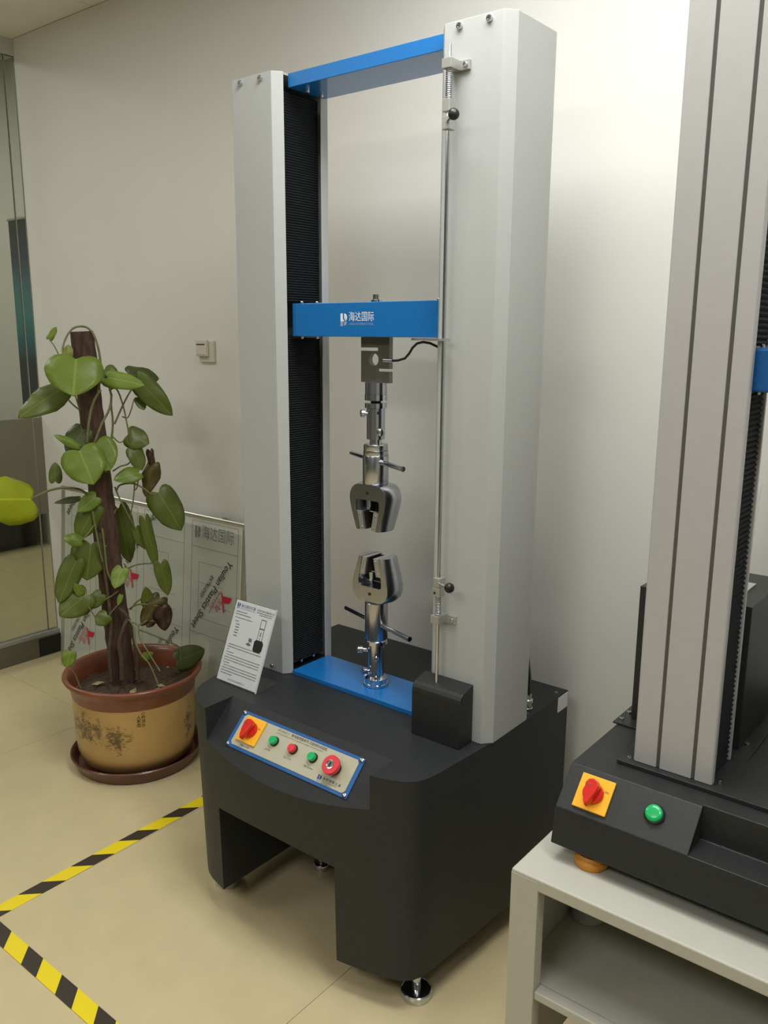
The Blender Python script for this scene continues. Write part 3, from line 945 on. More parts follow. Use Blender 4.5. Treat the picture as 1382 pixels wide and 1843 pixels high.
# ------------------------------------------------------------------ information card standing on the base
ih = empty('sign_holder', (-0.2925, -0.10, ZB), 'clear acrylic stand with printed information card on the charcoal base', 'sign')
sf = frame((-0.371, -0.1425, ZB + 0.0005), (1, 0, 0), (0, 0.0855, 0.2115))
SWD, SHT = 0.157, 0.228
MB().box(0, SWD, 0.001, SHT, -0.0034, -0.0018, sf).build('back_sheet', ACRYL, ih)
MB().box(0, SWD, 0.001, SHT, 0.0006, 0.0020, sf).build('front_sheet', ACRYL, ih)
MB().box(-0.371, -0.214, -0.1425, -0.0520, ZB + 0.0004, ZB + 0.0026).build('foot_sheet', ACRYL, ih)
EDGE = mat('acrylic_edge', rgb(226, 230, 230), 0.25, var=0.02)
MB().box(SWD - 0.0006, SWD + 0.0006, 0.001, SHT, -0.0032, 0.0019, sf).build('edge_strip', EDGE, ih)
cdp = MB().box(0.002, SWD - 0.003, 0.004, SHT - 0.002, -0.0014, 0.0, sf).build('printed_card', PAPER, ih)
G = lambda x, s: (lambda u, v, w: sf(x + u, s + v, 0.0001 + w * 0.4))
logo_mark(G(0.009, 0.2025), 0.0165, cdp, INKBLUE, INKLAV)
text('lettering', '海达国际仪器', 0.0098, G(0.023, 0.2125), INKBLUE, cdp)
text('lettering', 'HAI DA INTERNATIONAL', 0.0052, G(0.023, 0.2050), INKGREY, cdp)
text('lettering', '东莞市海达仪器有限公司', 0.0068, G(0.088, 0.2125), INK, cdp, wx=0.88)
random.seed(4)


def dashes(x0, x1, s, h, m, seed=0):
    b = MB()
    x = x0
    while x < x1 - 0.002:
        w = random.uniform(0.0016, 0.0042)
        b.box(x, min(x + w, x1), s - h * random.uniform(0.35, 0.5), s + h * random.uniform(0.3, 0.5), 0.00012, 0.0003, sf)
        x += w + random.uniform(0.0005, 0.0012)
    o = b.build('print_line', m, cdp)
    return o


for s_, a_, b_ in ((0.2065, 0.088, 0.150), (0.2015, 0.100, 0.150), (0.1955, 0.010, 0.054), (0.1885, 0.010, 0.072), (0.1790, 0.012, 0.080)):
    dashes(a_, b_, s_, 0.0026, INKGREY)
for k in range(6):
    dashes(0.016 + (0 if k == 0 else 0.006), 0.030 + (0 if k == 0 else 0.006), 0.1690 - 0.0078 * k, 0.0028, INK if k else INKGREY)
for k, (a_, b_) in enumerate(((0.014, 0.140), (0.012, 0.146), (0.012, 0.024), (0.012, 0.042), (0.014, 0.148), (0.010, 0.146), (0.010, 0.146), (0.010, 0.034), (0.014, 0.146), (0.010, 0.146), (0.010, 0.146), (0.010, 0.056))):
    dashes(a_, b_, 0.1040 - 0.0072 * k, 0.0026, INKGREY)
text('lettering', '东莞市海达仪器有限公司', 0.0060, G(0.044, 0.0115), INKGREY, cdp)
pic = MB()
pic.prism([(0.107, 0.108), (0.112, 0.103), (0.132, 0.103), (0.140, 0.110), (0.141, 0.128), (0.136, 0.136), (0.112, 0.136), (0.106, 0.130)], 0.0002, 0.0004, sf)
pic.build('picture_base', INK, cdp)
pc2 = MB()
for x0, x1, z0, z1 in ((0.113, 0.1148, 0.136, 0.192), (0.1305, 0.1325, 0.136, 0.192), (0.113, 0.1325, 0.190, 0.1925), (0.113, 0.1325, 0.1655, 0.1690), (0.1208, 0.1238, 0.146, 0.158), (0.1212, 0.1234, 0.136, 0.143)):
    pc2.box(x0, x1, z0, z1, 0.0002, 0.0004, sf)
pc2.build('picture_frame', INKGREY, cdp)
pc3 = MB().prism([(0.076, 0.117), (0.088, 0.113), (0.098, 0.117), (0.087, 0.123)], 0.0002, 0.0004, sf)
pc3.prism([(0.084, 0.125), (0.096, 0.124), (0.096, 0.134), (0.084, 0.135)], 0.0002, 0.0004, sf)
pc3.build('picture_computer', INKGREY, cdp)

# ------------------------------------------------------------------ film-covered sheets leaning on the wall
KY = 0.0833
bf = frame((-2.140, 0.3990, 0.0005), (1, 0, 0), (0, KY, 1.0))
BW, BH = 1.232, 0.836
nb = empty('framed_board', (-1.52, 0.43, 0.0), 'large whiteboard with aluminium frame and printed grid, leaning on the wall behind the plant', 'board')
MB().box(0.010, BW - 0.004, 0.010, BH - 0.006, -0.012, -0.001, bf).build('board_panel', BOARD, nb)
e1, e2, e3 = Vector((1, 0, 0)), (bf(0, 1, 0) - bf(0, 0, 0)), (bf(0, 0, 1) - bf(0, 0, 0))
TUBE = mat('frame_aluminium', rgb(206, 206, 198), 0.3, metal=0.7, var=0.03)
MB().rod(bf(0, BH, -0.005), bf(BW, BH, -0.005), 0.0095, 16).build('frame_rail', TUBE, nb, smooth=40)
MB().box(0, 0.030, 0, BH - 0.010, -0.014, 0.001, bf).build('frame_rail', TUBE, nb, bevel=0.002)
MB().box(BW - 0.022, BW, 0, BH - 0.010, -0.014, 0.001, bf).build('frame_rail', TUBE, nb, bevel=0.002)
MB().box(0.03, BW - 0.022, 0, 0.020, -0.014, 0.001, bf).build('frame_rail', TUBE, nb, bevel=0.002)
MB().box(BW - 0.135, BW - 0.105, BH + 0.0085, BH + 0.016, -0.012, 0.000, bf).build('hook_tab', TUBE, nb, bevel=0.001)
lines = MB()
lw = 0.0013


def vl(x, z0, z1):
    lines.box(x - lw / 2 + 2.140, x + lw / 2 + 2.140, z0, z1, -0.0009, -0.0003, bf)


def hl(x0, x1, z):
    lines.box(x0 + 2.140, x1 + 2.140, z - lw / 2, z + lw / 2, -0.0009, -0.0003, bf)


for x in (-2.055, -1.905, -1.862, -1.567, -1.520, -1.262, -1.215, -0.952):
    vl(x, 0.06, 0.818)
for a_, b_ in ((-2.055, -1.905), (-1.862, -1.567), (-1.520, -1.262), (-1.215, -0.952)):
    for z in (0.718, 0.378, 0.060, 0.818):
        hl(a_, b_, z)
for a_, b_ in ((-1.48, -1.36), (-1.17, -1.03)):
    for z in (0.66, 0.58, 0.50, 0.44):
        hl(a_, b_ + (0.05 if z < 0.55 else 0), z)
for x in (-1.36, -1.17):
    vl(x, 0.44, 0.66)
lines.build('printed_grid', mat('faint_grey_line', rgb(150, 152, 144), 0.6, var=0.02), nb)
hf = lambda u, v, w: bf(u, v, w - 0.0006)
FAINT = mat('faint_grey_lettering', rgb(150, 154, 158), 0.6, var=0.03)
text('lettering', '海达国际', 0.058, lambda u, v, w: hf(2.140 - 1.158 + u, 0.775 + v, w), FAINT, nb, wx=0.80)
logo_mark(lambda u, v, w: hf(2.140 - 1.198 + u, 0.752 + v, w), 0.046, nb, FAINT, FAINT)
# the clear sheets standing in front of and behind the board
SHT_LBL = [('clear sheet printed with black and red lettering, foremost of those leaning on the wall', 0.0012, 0.0024, 0.0, 0.003, 0.80),
           ('thin clear sheet standing directly behind the framed board, its right edge showing', -0.0225, -0.0185, 0.02, 0.020, 0.74),
           ('hindmost thin clear sheet leaning on the wall behind the board, its right edge furthest out', -0.0290, -0.0250, 0.03, 0.030, 0.66)]
FILMW = mat('film_lettering', rgb(40, 40, 40), 0.5, var=0.03)
sheets = []
for k, (lb, w0, w1, xa_, xb_, hh) in enumerate(SHT_LBL):
    mroot = MB().box(0.036 if k == 0 else xa_, BW - 0.026 if k == 0 else BW + xb_, 0.0, hh, w0, w1, bf)
    o = mroot.build('acrylic_sheet', ACRYL if k == 0 else SHEETBODY)
    tag(o, lb, 'sheet', 'clear sheets leaning on the wall')
    sheets.append(o)
sh = sheets[0]


def film_print(px, pz, scale=1.0, full=True, part=None):
    """maker's lettering, running down to the left; px, pz is the start of the line on the sheet"""
    ang = math.atan2(-0.285, -0.204)
    c, s = math.cos(ang), math.sin(ang)
    fr = lambda u, v, w: bf(2.140 + px + u * c - v * s, pz + u * s + v * c, 0.0026 + w)
    text('lettering', part or 'Youlian Plastics Sheet', 0.0400 * scale, fr, FILMW, sh, bold=0.005, wx=1.03)
    if not full:
        return
    text('lettering', 'EXTRUDED', 0.0225 * scale, lambda u, v, w: fr(u + 0.115, v - 0.040, w), FILMW, sh, bold=0.006, wx=1.0)
    q = lambda x, z, w: bf(2.140 + px + x, pz + z, 0.0026 + w)
    b = MB()
    b.prism([(-0.040, -0.136), (0.012, -0.135), (-0.001, -0.158), (-0.031, -0.162)], 0.0, 0.0003, q)
    b.prism([(-0.050, -0.121), (-0.046, -0.121), (-0.030, -0.200), (-0.034, -0.200)], 0.0, 0.0003, q)
    b.prism([(-0.043, -0.124), (-0.040, -0.126), (-0.026, -0.196), (-0.029, -0.197)], 0.0, 0.0003, q)
    b.build('red_mark', INKRED, sh)
    b = MB()
    b.prism([(-0.050, -0.121), (-0.054, -0.123), (-0.116, -0.216), (-0.112, -0.214)], 0.0, 0.0003, q)
    b.build('red_mark', INKRED_FAINT, sh)
    text('lettering', 'YOULIAN', 0.020, lambda u, v, w: fr(u + 0.135, v + 0.024, w), INKRED_FAINT, sh)
    text('lettering', '友联', 0.030, lambda u, v, w: fr(u + 0.150, v + 0.050, w), INKRED_FAINT, sh)


film_print(-0.986, 0.689)
film_print(-1.560, 0.675)
film_print(-1.878, 0.352)
film_print(-1.290, 0.372)
film_print(-1.446, 0.812, full=False, part='Sheet')
film_print(-2.030, 0.795, full=False, part='Sheet')

# ------------------------------------------------------------------ potted climber on its saucer
PX, PY = -1.130, 0.108
sc = MB().lathe([(0.190, 0.0), (0.212, 0.004), (0.228, 0.040), (0.233, 0.048), (0.229, 0.052), (0.222, 0.046), (0.206, 0.014), (0.05, 0.010), (0.001, 0.010)], (PX, PY, 0.0003), 56).build('plant_saucer', CERAMIC_SAUCER, smooth=50)
tag(sc, 'round brown glazed saucer on the floor under the painted flower pot', 'saucer')
pot = empty('potted_climber', (PX, PY, 0.012), 'green heart-leaved climber on a brown pole in a painted tan ceramic pot', 'plant')


def pot_mat():
    m = mat('tan_glaze_painted', rgb(186, 152, 92), 0.30, var=0.05, scale=10, coat=0.2)
    nt = m.node_tree
    b = nt.nodes['Principled BSDF']
    base_c = b.inputs['Base Color'].links[0].from_socket
    N, L = nt.nodes.new, nt.links.new
    tc = N('ShaderNodeTexCoord')
    s = N('ShaderNodeSeparateXYZ')
    L(tc.outputs['Object'], s.inputs[0])

    def mth(op, a, c=None, d=None):
        n = N('ShaderNodeMath')
        n.operation = op
        for i, v in enumerate((a, c, d)):
            if v is None:
                continue
            if isinstance(v, (int, float)):
                n.inputs[i].default_value = v
            else:
                L(v, n.inputs[i])
        return n.outputs[0]

    ang = mth('ARCTAN2', s.outputs['Y'], s.outputs['X'])     # radians about the pot axis
    z = s.outputs['Z']
    uvw = N('ShaderNodeCombineXYZ')
    L(mth('MULTIPLY', ang, 0.215), uvw.inputs[0])
    L(z, uvw.inputs[1])
    total = None
    # (centre angle, half width rad, centre height, half height)
    for ca, wa, cz, hz in ((-1.55, 0.66, 0.180, 0.068), (-0.95, 0.32, 0.160, 0.066), (0.42, 0.16, 0.155, 0.085), (2.6, 0.6, 0.16, 0.06)):
        da = mth('DIVIDE', mth('SUBTRACT', ang, ca), wa)
        dz = mth('DIVIDE', mth('SUBTRACT', z, cz), hz)
        rr = mth('ADD', mth('MULTIPLY', da, da), mth('MULTIPLY', dz, dz))
        e = mth('SUBTRACT', 1.0, rr)
        e = mth('MAXIMUM', e, -1.0)
        total = e if total is None else mth('MAXIMUM', total, e)
    n1 = N('ShaderNodeTexNoise')
    n1.inputs['Scale'].default_value = 44.0
    n1.inputs['Detail'].default_value = 6.0
    n1.inputs['Roughness'].default_value = 0.7
    L(uvw.outputs[0], n1.inputs['Vector'])
    mp = N('ShaderNodeMapping')
    mp.inputs['Rotation'].default_value = (0, 0, 0.5)
    mp.inputs['Scale'].default_value = (60, 260, 1)
    L(uvw.outputs[0], mp.inputs['Vector'])
    n2 = N('ShaderNodeTexNoise')
    n2.inputs['Scale'].default_value = 1.0
    n2.inputs['Detail'].default_value = 3.0
    L(mp.outputs[0], n2.inputs['Vector'])
    v = mth('ADD', mth('MULTIPLY', total, 0.27), mth('ADD', mth('MULTIPLY', n1.outputs['Fac'], 1.25), mth('MULTIPLY', n2.outputs['Fac'], 0.55)))
    mr = N('ShaderNodeMapRange')
    mr.interpolation_type = 'SMOOTHSTEP'
    mr.inputs['From Min'].default_value = 0.99
    mr.inputs['From Max'].default_value = 1.24
    L(v, mr.inputs['Value'])
    inside = mth('GREATER_THAN', total, -0.25)
    fac = mth('MULTIPLY', mth('MULTIPLY', mr.outputs[0], inside), 0.86)
    mx = N('ShaderNodeMix')
    mx.data_type = 'RGBA'
    L(fac, mx.inputs['Factor'])
    L(base_c, mx.inputs[6])
    mx.inputs[7].default_value = rgb(70, 56, 34) + (1,)
    # darker brown towards the foot
    mr2 = N('ShaderNodeMapRange')
    mr2.interpolation_type = 'SMOOTHSTEP'
    mr2.inputs['From Min'].default_value = 0.070
    mr2.inputs['From Max'].default_value = 0.010
    L(z, mr2.inputs['Value'])
    mx2 = N('ShaderNodeMix')
    mx2.data_type = 'RGBA'
    L(mth('MULTIPLY', mr2.outputs[0], 0.8), mx2.inputs['Factor'])
    L(mx.outputs[2], mx2.inputs[6])
    mx2.inputs[7].default_value = rgb(74, 50, 34) + (1,)
    L(mx2.outputs[2], b.inputs['Base Color'])
    return m


Z0 = 0.0125
body = [(0.150, 0.0), (0.170, 0.004), (0.190, 0.022), (0.204, 0.060), (0.210, 0.120), (0.212, 0.200), (0.212, 0.258)]
pb = MB().lathe(body, (PX, PY, Z0), 64).build('pot_body', pot_mat(), pot, smooth=60, origin=(PX, PY, Z0))
rim = [(0.212, 0.256), (0.2145, 0.262), (0.2175, 0.285), (0.2270, 0.304), (0.2390, 0.318), (0.2420, 0.326), (0.2390, 0.333), (0.2310, 0.334), (0.2230, 0.327), (0.2130, 0.308), (0.2060, 0.270), (0.2050, 0.235)]
MB().lathe(rim, (PX, PY, Z0), 64, cap=False).build('pot_rim', CERAMIC_RIM, pot, smooth=60)
for k, (s_, da, dz) in enumerate((('小', 0, 0), ('桥', 0, -0.014), ('流', 0, -0.028), ('水', 0, -0.042), ('人', -0.072, -0.012), ('家', -0.072, -0.026), ('图', -0.072, -0.041))):
    a_ = math.radians(-28) + da
    r_ = 0.2122
    c_, n_ = Vector((PX + r_ * math.cos(a_), PY + r_ * math.sin(a_), Z0 + 0.246 + dz)), Vector((math.cos(a_), math.sin(a_), 0))
    t_ = Vector((-math.sin(a_), math.cos(a_), 0))
    text('lettering', s_, 0.0145, lambda u, v, w, c_=c_, n_=n_, t_=t_: c_ + t_ * (u - 0.006) + Vector((0, 0, v)) + n_ * (w + 0.0004), mat('ink_brown', rgb(64, 50, 30), 0.6) if k == 0 else bpy.data.materials['ink_brown'], pot)
# soil
random.seed(7)
sb = MB()
n_r, n_a = 9, 40
vs, fs = [(PX, PY, Z0 + 0.272)], []
for i in range(1, n_r + 1):
    for k in range(n_a):
        r_ = 0.2045 * i / n_r
        a_ = 2 * math.pi * k / n_a
        vs.append((PX + r_ * math.cos(a_), PY + r_ * math.sin(a_), Z0 + 0.262 + 0.012 * math.exp(-(r_ / 0.09) ** 2) + random.uniform(-0.005, 0.006)))
for k in range(n_a):
    fs.append((0, 1 + k, 1 + (k + 1) % n_a))
for i in range(n_r - 1):
    for k in range(n_a):
        a_, b_ = 1 + i * n_a, 1 + (i + 1) * n_a
        fs.append((a_ + k, b_ + k, b_ + (k + 1) % n_a, a_ + (k + 1) % n_a))
sb.add(vs, fs)
for k in range(90):
    r_, a_ = 0.19 * math.sqrt(random.random()), random.uniform(0, 6.28)
    q_ = random.uniform(0.003, 0.008)
    x, y, z = PX + r_ * math.cos(a_), PY + r_ * math.sin(a_), Z0 + 0.268 + 0.010 * math.exp(-(r_ / 0.09) ** 2)
    pts = [(x + q_ * random.uniform(-1, 1), y + q_ * random.uniform(-1, 1), z + q_ * random.uniform(-0.6, 0.9)) for _ in range(4)]
    sb.add(pts, [(0, 1, 2), (0, 2, 3), (0, 3, 1), (1, 3, 2)])
so = sb.build('soil', SOIL, pot, smooth=60)
so['kind'] = 'stuff'
DRY = mat('dry_leaf_litter', rgb(150, 142, 104), 0.8, var=0.3, scale=60)
for x, y, a_, L_ in ((-1.010, 0.045, 0.4, 0.085), (-1.006, 0.105, 1.9, 0.060), (-1.22, 0.02, 0.9, 0.05), (-1.065, 0.06, 2.2, 0.05), (-1.03, 0.15, 0.2, 0.045)):
    e_, f_ = Vector((math.cos(a_), math.sin(a_), 0.12)), Vector((-math.sin(a_), math.cos(a_), 0.1))
    c_ = Vector((x, y, Z0 + 0.276))
    P_ = [c_ - e_ * L_ / 2, c_ - e_ * L_ * 0.1 + f_ * L_ * 0.26, c_ + e_ * L_ / 2, c_ - f_ * L_ * 0.22, c_ + Vector((0, 0, 0.008))]
    MB().add(P_, [(0, 4, 1), (1, 4, 2), (2, 4, 3), (3, 4, 0)]).build('dry_leaf', DRY, pot)
# pole
T0, T1 = Vector((-1.178, 0.098, 0.262)), Vector((-1.213, 0.043, 1.524))
random.seed(11)
vs, fs = [], []
NZ, NA = 46, 22
d_ = (T1 - T0)
a1, a2, a3 = axes(d_)
for i in range(NZ + 1):
    t_ = i / NZ
    for k in range(NA):
        r_ = (0.0455 - 0.0085 * t_) * (1 + random.uniform(-0.045, 0.045))
        a_ = 2 * math.pi * k / NA
        vs.append(T0 + d_ * t_ + a1 * (r_ * math.cos(a_)) + a2 * (r_ * math.sin(a_)))
for i in range(NZ):
    for k in range(NA):
        fs.append((i * NA + k, i * NA + (k + 1) % NA, (i + 1) * NA + (k + 1) % NA, (i + 1) * NA + k))
fs.append(tuple(NZ * NA + k for k in range(NA)))
MB().add(vs, fs).build('support_pole', COIR, pot, smooth=60)

LEAVES=[
 ('light',-1.137,-0.031,1.437,-1.095,-0.075,1.332,0.155),
 ('mid',-1.207,-0.046,1.34,-1.238,-0.182,1.265,0.075),
 ('mid',-1.132,0.067,1.402,-1.081,0.071,1.347,0.064),
 ('shine',-1.093,0.053,1.377,-0.986,0.106,1.358,0.051),
 ('dark',-1.13,0.16,1.381,-1.1,0.26,1.372,0.063),
 ('mid',-1.099,0.171,1.366,-1.017,0.239,1.25,0.072),
 ('mid',-1.115,0.182,1.303,-1.09,0.184,1.265,0.032),
 ('light',-1.24,-0.059,1.5,-1.227,-0.04,1.538,0.019),
 ('pale',-1.219,-0.01,1.446,-1.217,-0.006,1.481,0.03),
 ('dark',-1.193,0.012,1.204,-1.195,-0.046,1.125,0.074),
 ('light',-1.151,-0.034,1.156,-1.171,-0.1,1.197,0.027),
 ('light',-1.133,-0.043,1.143,-1.072,-0.042,1.046,0.121),
 ('light',-1.129,0.017,1.162,-1.076,0.025,1.08,0.101),
 ('mid',-1.122,0.136,1.18,-1.07,0.178,1.155,0.066),
 ('mid',-1.105,0.143,1.133,-1.075,0.153,1.065,0.054),
 ('brown',-1.083,0.194,1.123,-1.071,0.195,1.063,0.025),
 ('olive',-1.08,0.199,1.075,-1.082,0.16,0.973,0.054),
 ('light',-1.074,0.136,1.054,-1.092,0.055,1.043,0.052),
 ('mid',-1.23,-0.081,1.036,-1.237,-0.073,1.097,0.038),
 ('yellow',-0.947,-0.323,1.047,-0.908,-0.498,1.082,0.115),
 ('dark',-1.2,-0.018,0.972,-1.225,-0.09,0.967,0.021),
 ('light',-1.152,0.018,0.978,-1.168,-0.041,0.938,0.05),
 ('mid',-1.174,0.022,0.94,-1.18,-0.041,0.841,0.069),
 ('mid',-1.193,0.011,0.809,-1.179,-0.021,0.694,0.108),
 ('mid',-1.206,0.137,0.911,-1.191,0.159,0.716,0.075),
 ('mid',-1.039,0.188,0.982,-0.968,0.222,0.861,0.089),
 ('mid',-1.109,0.137,0.851,-1.072,0.156,0.781,0.04),
 ('mid',-1.075,0.153,0.886,-1.041,0.168,0.716,0.038),
 ('light',-1.166,-0.039,0.836,-1.178,-0.092,0.854,0.039),
 ('mid',-1.033,0.179,0.732,-1.006,0.183,0.625,0.05),
 ('mid',-1.205,-0.042,0.758,-1.204,-0.114,0.631,0.069),
 ('mid',-1.172,-0.029,0.643,-1.186,-0.122,0.591,0.085),
 ('light',-1.173,-0.049,0.648,-1.175,-0.069,0.688,0.028),
 ('mid',-1.162,0.021,0.633,-1.17,-0.026,0.593,0.046),
 ('mid',-1.129,0.017,0.567,-1.133,-0.024,0.544,0.046),
 ('shine',-1.106,0.071,0.725,-1.096,0.031,0.669,0.05),
 ('light',-1.102,0.058,0.633,-1.1,0.042,0.602,0.017),
 ('mid',-1.076,0.15,0.574,-1.072,0.14,0.645,0.038),
 ('olive',-1.046,0.177,0.605,-1.058,0.106,0.522,0.062),
 ('brown',-1.029,0.167,0.577,-1.008,0.162,0.497,0.06),
 ('brown',-1.045,0.144,0.532,-1.049,0.119,0.514,0.026),
 ('light',-1.07,-0.165,0.501,-1.061,-0.187,0.458,0.041),
 ('dark',-1.019,0.219,0.363,-0.989,0.318,0.385,0.077),
 ('light',-1.035,0.087,0.407,-1.002,0.099,0.432,0.029),
]
STEMS=[
 (0.004,[(-1.162,0.057,1.325),(-1.155,0.069,1.41),(-1.16,0.061,1.494),(-1.18,0.049,1.533),(-1.204,0.031,1.54),(-1.21,0.004,1.529),(-1.214,-0.02,1.494),(-1.201,-0.037,1.453),(-1.14,-0.036,1.437)]),
 (0.0022,[(-1.216,-0.042,1.447),(-1.232,-0.047,1.476),(-1.24,-0.059,1.5)]),
 (0.003,[(-1.181,-0.007,1.273),(-1.183,-0.028,1.292),(-1.199,-0.052,1.329)]),
 (0.0025,[(-1.18,-0.004,1.273),(-1.161,-0.031,1.33),(-1.146,-0.044,1.337)]),
 (0.005,[(-1.171,0.009,1.162),(-1.154,0.015,1.249),(-1.144,0.03,1.303),(-1.132,0.049,1.336)]),
 (0.0045,[(-1.151,0.02,1.15),(-1.136,0.043,1.218),(-1.128,0.073,1.271),(-1.123,0.08,1.32),(-1.123,0.063,1.375)]),
 (0.0035,[(-1.137,0.096,1.219),(-1.125,0.113,1.263),(-1.111,0.135,1.312),(-1.091,0.165,1.367)]),
 (0.003,[(-1.134,0.081,1.332),(-1.113,0.095,1.338),(-1.103,0.11,1.283),(-1.105,0.125,1.207),(-1.109,0.138,1.143),(-1.105,0.143,1.072),(-1.1,0.133,0.991),(-1.116,0.128,0.918),(-1.141,0.126,0.872)]),
 (0.0025,[(-1.123,0.117,1.244),(-1.113,0.132,1.24),(-1.105,0.143,1.268),(-1.1,0.152,1.302)]),
 (0.004,[(-1.15,0.076,1.107),(-1.148,0.096,1.212),(-1.149,0.095,1.281),(-1.138,0.093,1.319)]),
 (0.003,[(-1.145,0.084,1.059),(-1.123,0.099,1.076),(-1.114,0.13,1.086),(-1.104,0.145,1.133)]),
 (0.0035,[(-1.14,0.09,0.992),(-1.125,0.096,1.012),(-1.093,0.125,1.017),(-1.065,0.149,0.999),(-1.052,0.169,0.978),(-1.039,0.188,0.982)]),
 (0.0025,[(-1.1,0.133,0.991),(-1.086,0.136,1.005),(-1.074,0.136,1.054)]),
 (0.0045,[(-1.177,-0,0.987),(-1.163,-0.034,1.01),(-1.125,-0.103,1.03),(-1.063,-0.19,1.043),(-0.996,-0.27,1.046),(-0.947,-0.323,1.047)]),
 (0.0025,[(-1.177,-0.001,0.978),(-1.2,-0.018,0.972)]),
 (0.004,[(-1.16,0.006,0.931),(-1.157,0.011,0.873),(-1.152,0.019,0.795),(-1.149,0.024,0.754)]),
 (0.0025,[(-1.159,0.009,0.883),(-1.156,-0.023,0.854),(-1.166,-0.039,0.836)]),
 (0.004,[(-1.145,0.029,0.869),(-1.143,0.032,0.799),(-1.141,0.035,0.72),(-1.124,0.043,0.675)]),
 (0.003,[(-1.129,0.108,0.713),(-1.103,0.129,0.727),(-1.059,0.159,0.734),(-1.033,0.179,0.732)]),
 (0.0022,[(-1.193,-0.007,0.759),(-1.204,-0.022,0.748),(-1.205,-0.042,0.755)]),
 (0.0025,[(-1.184,-0.048,0.665),(-1.164,-0.036,0.613),(-1.15,-0.014,0.557)]),
 (0.0025,[(-1.13,0.016,0.554),(-1.117,0.036,0.585),(-1.104,0.054,0.606)]),
 (0.003,[(-1.161,0.023,0.609),(-1.137,0.041,0.626),(-1.115,0.057,0.647)]),
 (0.003,[(-1.128,0.109,0.564),(-1.107,0.123,0.592),(-1.084,0.139,0.61),(-1.077,0.149,0.605)]),
 (0.0035,[(-1.13,0.107,0.564),(-1.099,0.117,0.585),(-1.07,0.142,0.585),(-1.041,0.167,0.578)]),
 (0.007,[(-1.147,0.026,0.314),(-1.147,0.026,0.418),(-1.141,0.036,0.519),(-1.152,0.038,0.651),(-1.155,0.032,0.751),(-1.158,0.027,0.85)]),
 (0.009,[(-1.118,0.052,0.32),(-1.117,0.053,0.396),(-1.119,0.05,0.452),(-1.111,0.063,0.505),(-1.109,0.083,0.541)]),
 (0.007,[(-1.099,0.099,0.31),(-1.095,0.104,0.372),(-1.101,0.096,0.471),(-1.109,0.083,0.547),(-1.125,0.059,0.584)]),
 (0.0035,[(-0.977,0.101,0.325),(-1.007,0.092,0.392),(-1.039,0.08,0.429),(-1.065,0.078,0.471),(-1.083,0.086,0.518),(-1.109,0.083,0.541)]),
 (0.003,[(-0.972,0.108,0.372),(-1.017,0.095,0.436),(-1.056,0.091,0.482),(-1.074,0.099,0.517),(-1.093,0.09,0.529)]),
 (0.003,[(-1.073,0.101,0.503),(-1.046,0.142,0.477),(-1.023,0.194,0.44),(-1.014,0.226,0.412),(-1.013,0.227,0.362)]),
 (0.0025,[(-1.083,-0.13,0.36),(-1.072,-0.15,0.412),(-1.063,-0.172,0.457),(-1.072,-0.167,0.495)]),
 (0.003,[(-1.074,0.099,0.517),(-1.062,0.118,0.528),(-1.055,0.128,0.534)]),
 (0.003,[(-1.162,0.076,0.894),(-1.167,0.104,0.921),(-1.206,0.137,0.911)]),
 (0.003,[(-1.144,0.032,1.044),(-1.131,0.014,1.097),(-1.142,-0.038,1.142)]),
 (0.003,[(-1.141,0.053,1.06),(-1.126,0.04,1.126),(-1.129,0.017,1.162)]),
 (0.0025,[(-1.136,0.079,1.184),(-1.129,0.108,1.156),(-1.122,0.136,1.18)]),
 (0.003,[(-1.143,0.086,1.005),(-1.126,0.093,0.961),(-1.101,0.132,0.854)]),
]



def smooth_path(P, n=5):
    P = [Vector(p) for p in P]
    out = []
    for i in range(len(P) - 1):
        p0, p1, p2, p3 = P[max(i - 1, 0)], P[i], P[i + 1], P[min(i + 2, len(P) - 1)]
        for k in range(n):
            t = k / n
            out.append(0.5 * ((2 * p1) + (p2 - p0) * t + (2 * p0 - 5 * p1 + 4 * p2 - p3) * t * t + (3 * p1 - p0 - 3 * p2 + p3) * t ** 3))
    out.append(P[-1])
    return out


for r_, P_ in STEMS:
    pp = smooth_path(P_)
    MB().tube(pp, [r_ * (1.0 - 0.25 * i / len(pp)) for i in range(len(pp))], 7).build('vine', STEM_BARK if r_ >= 0.0065 else STEM, pot, smooth=70)


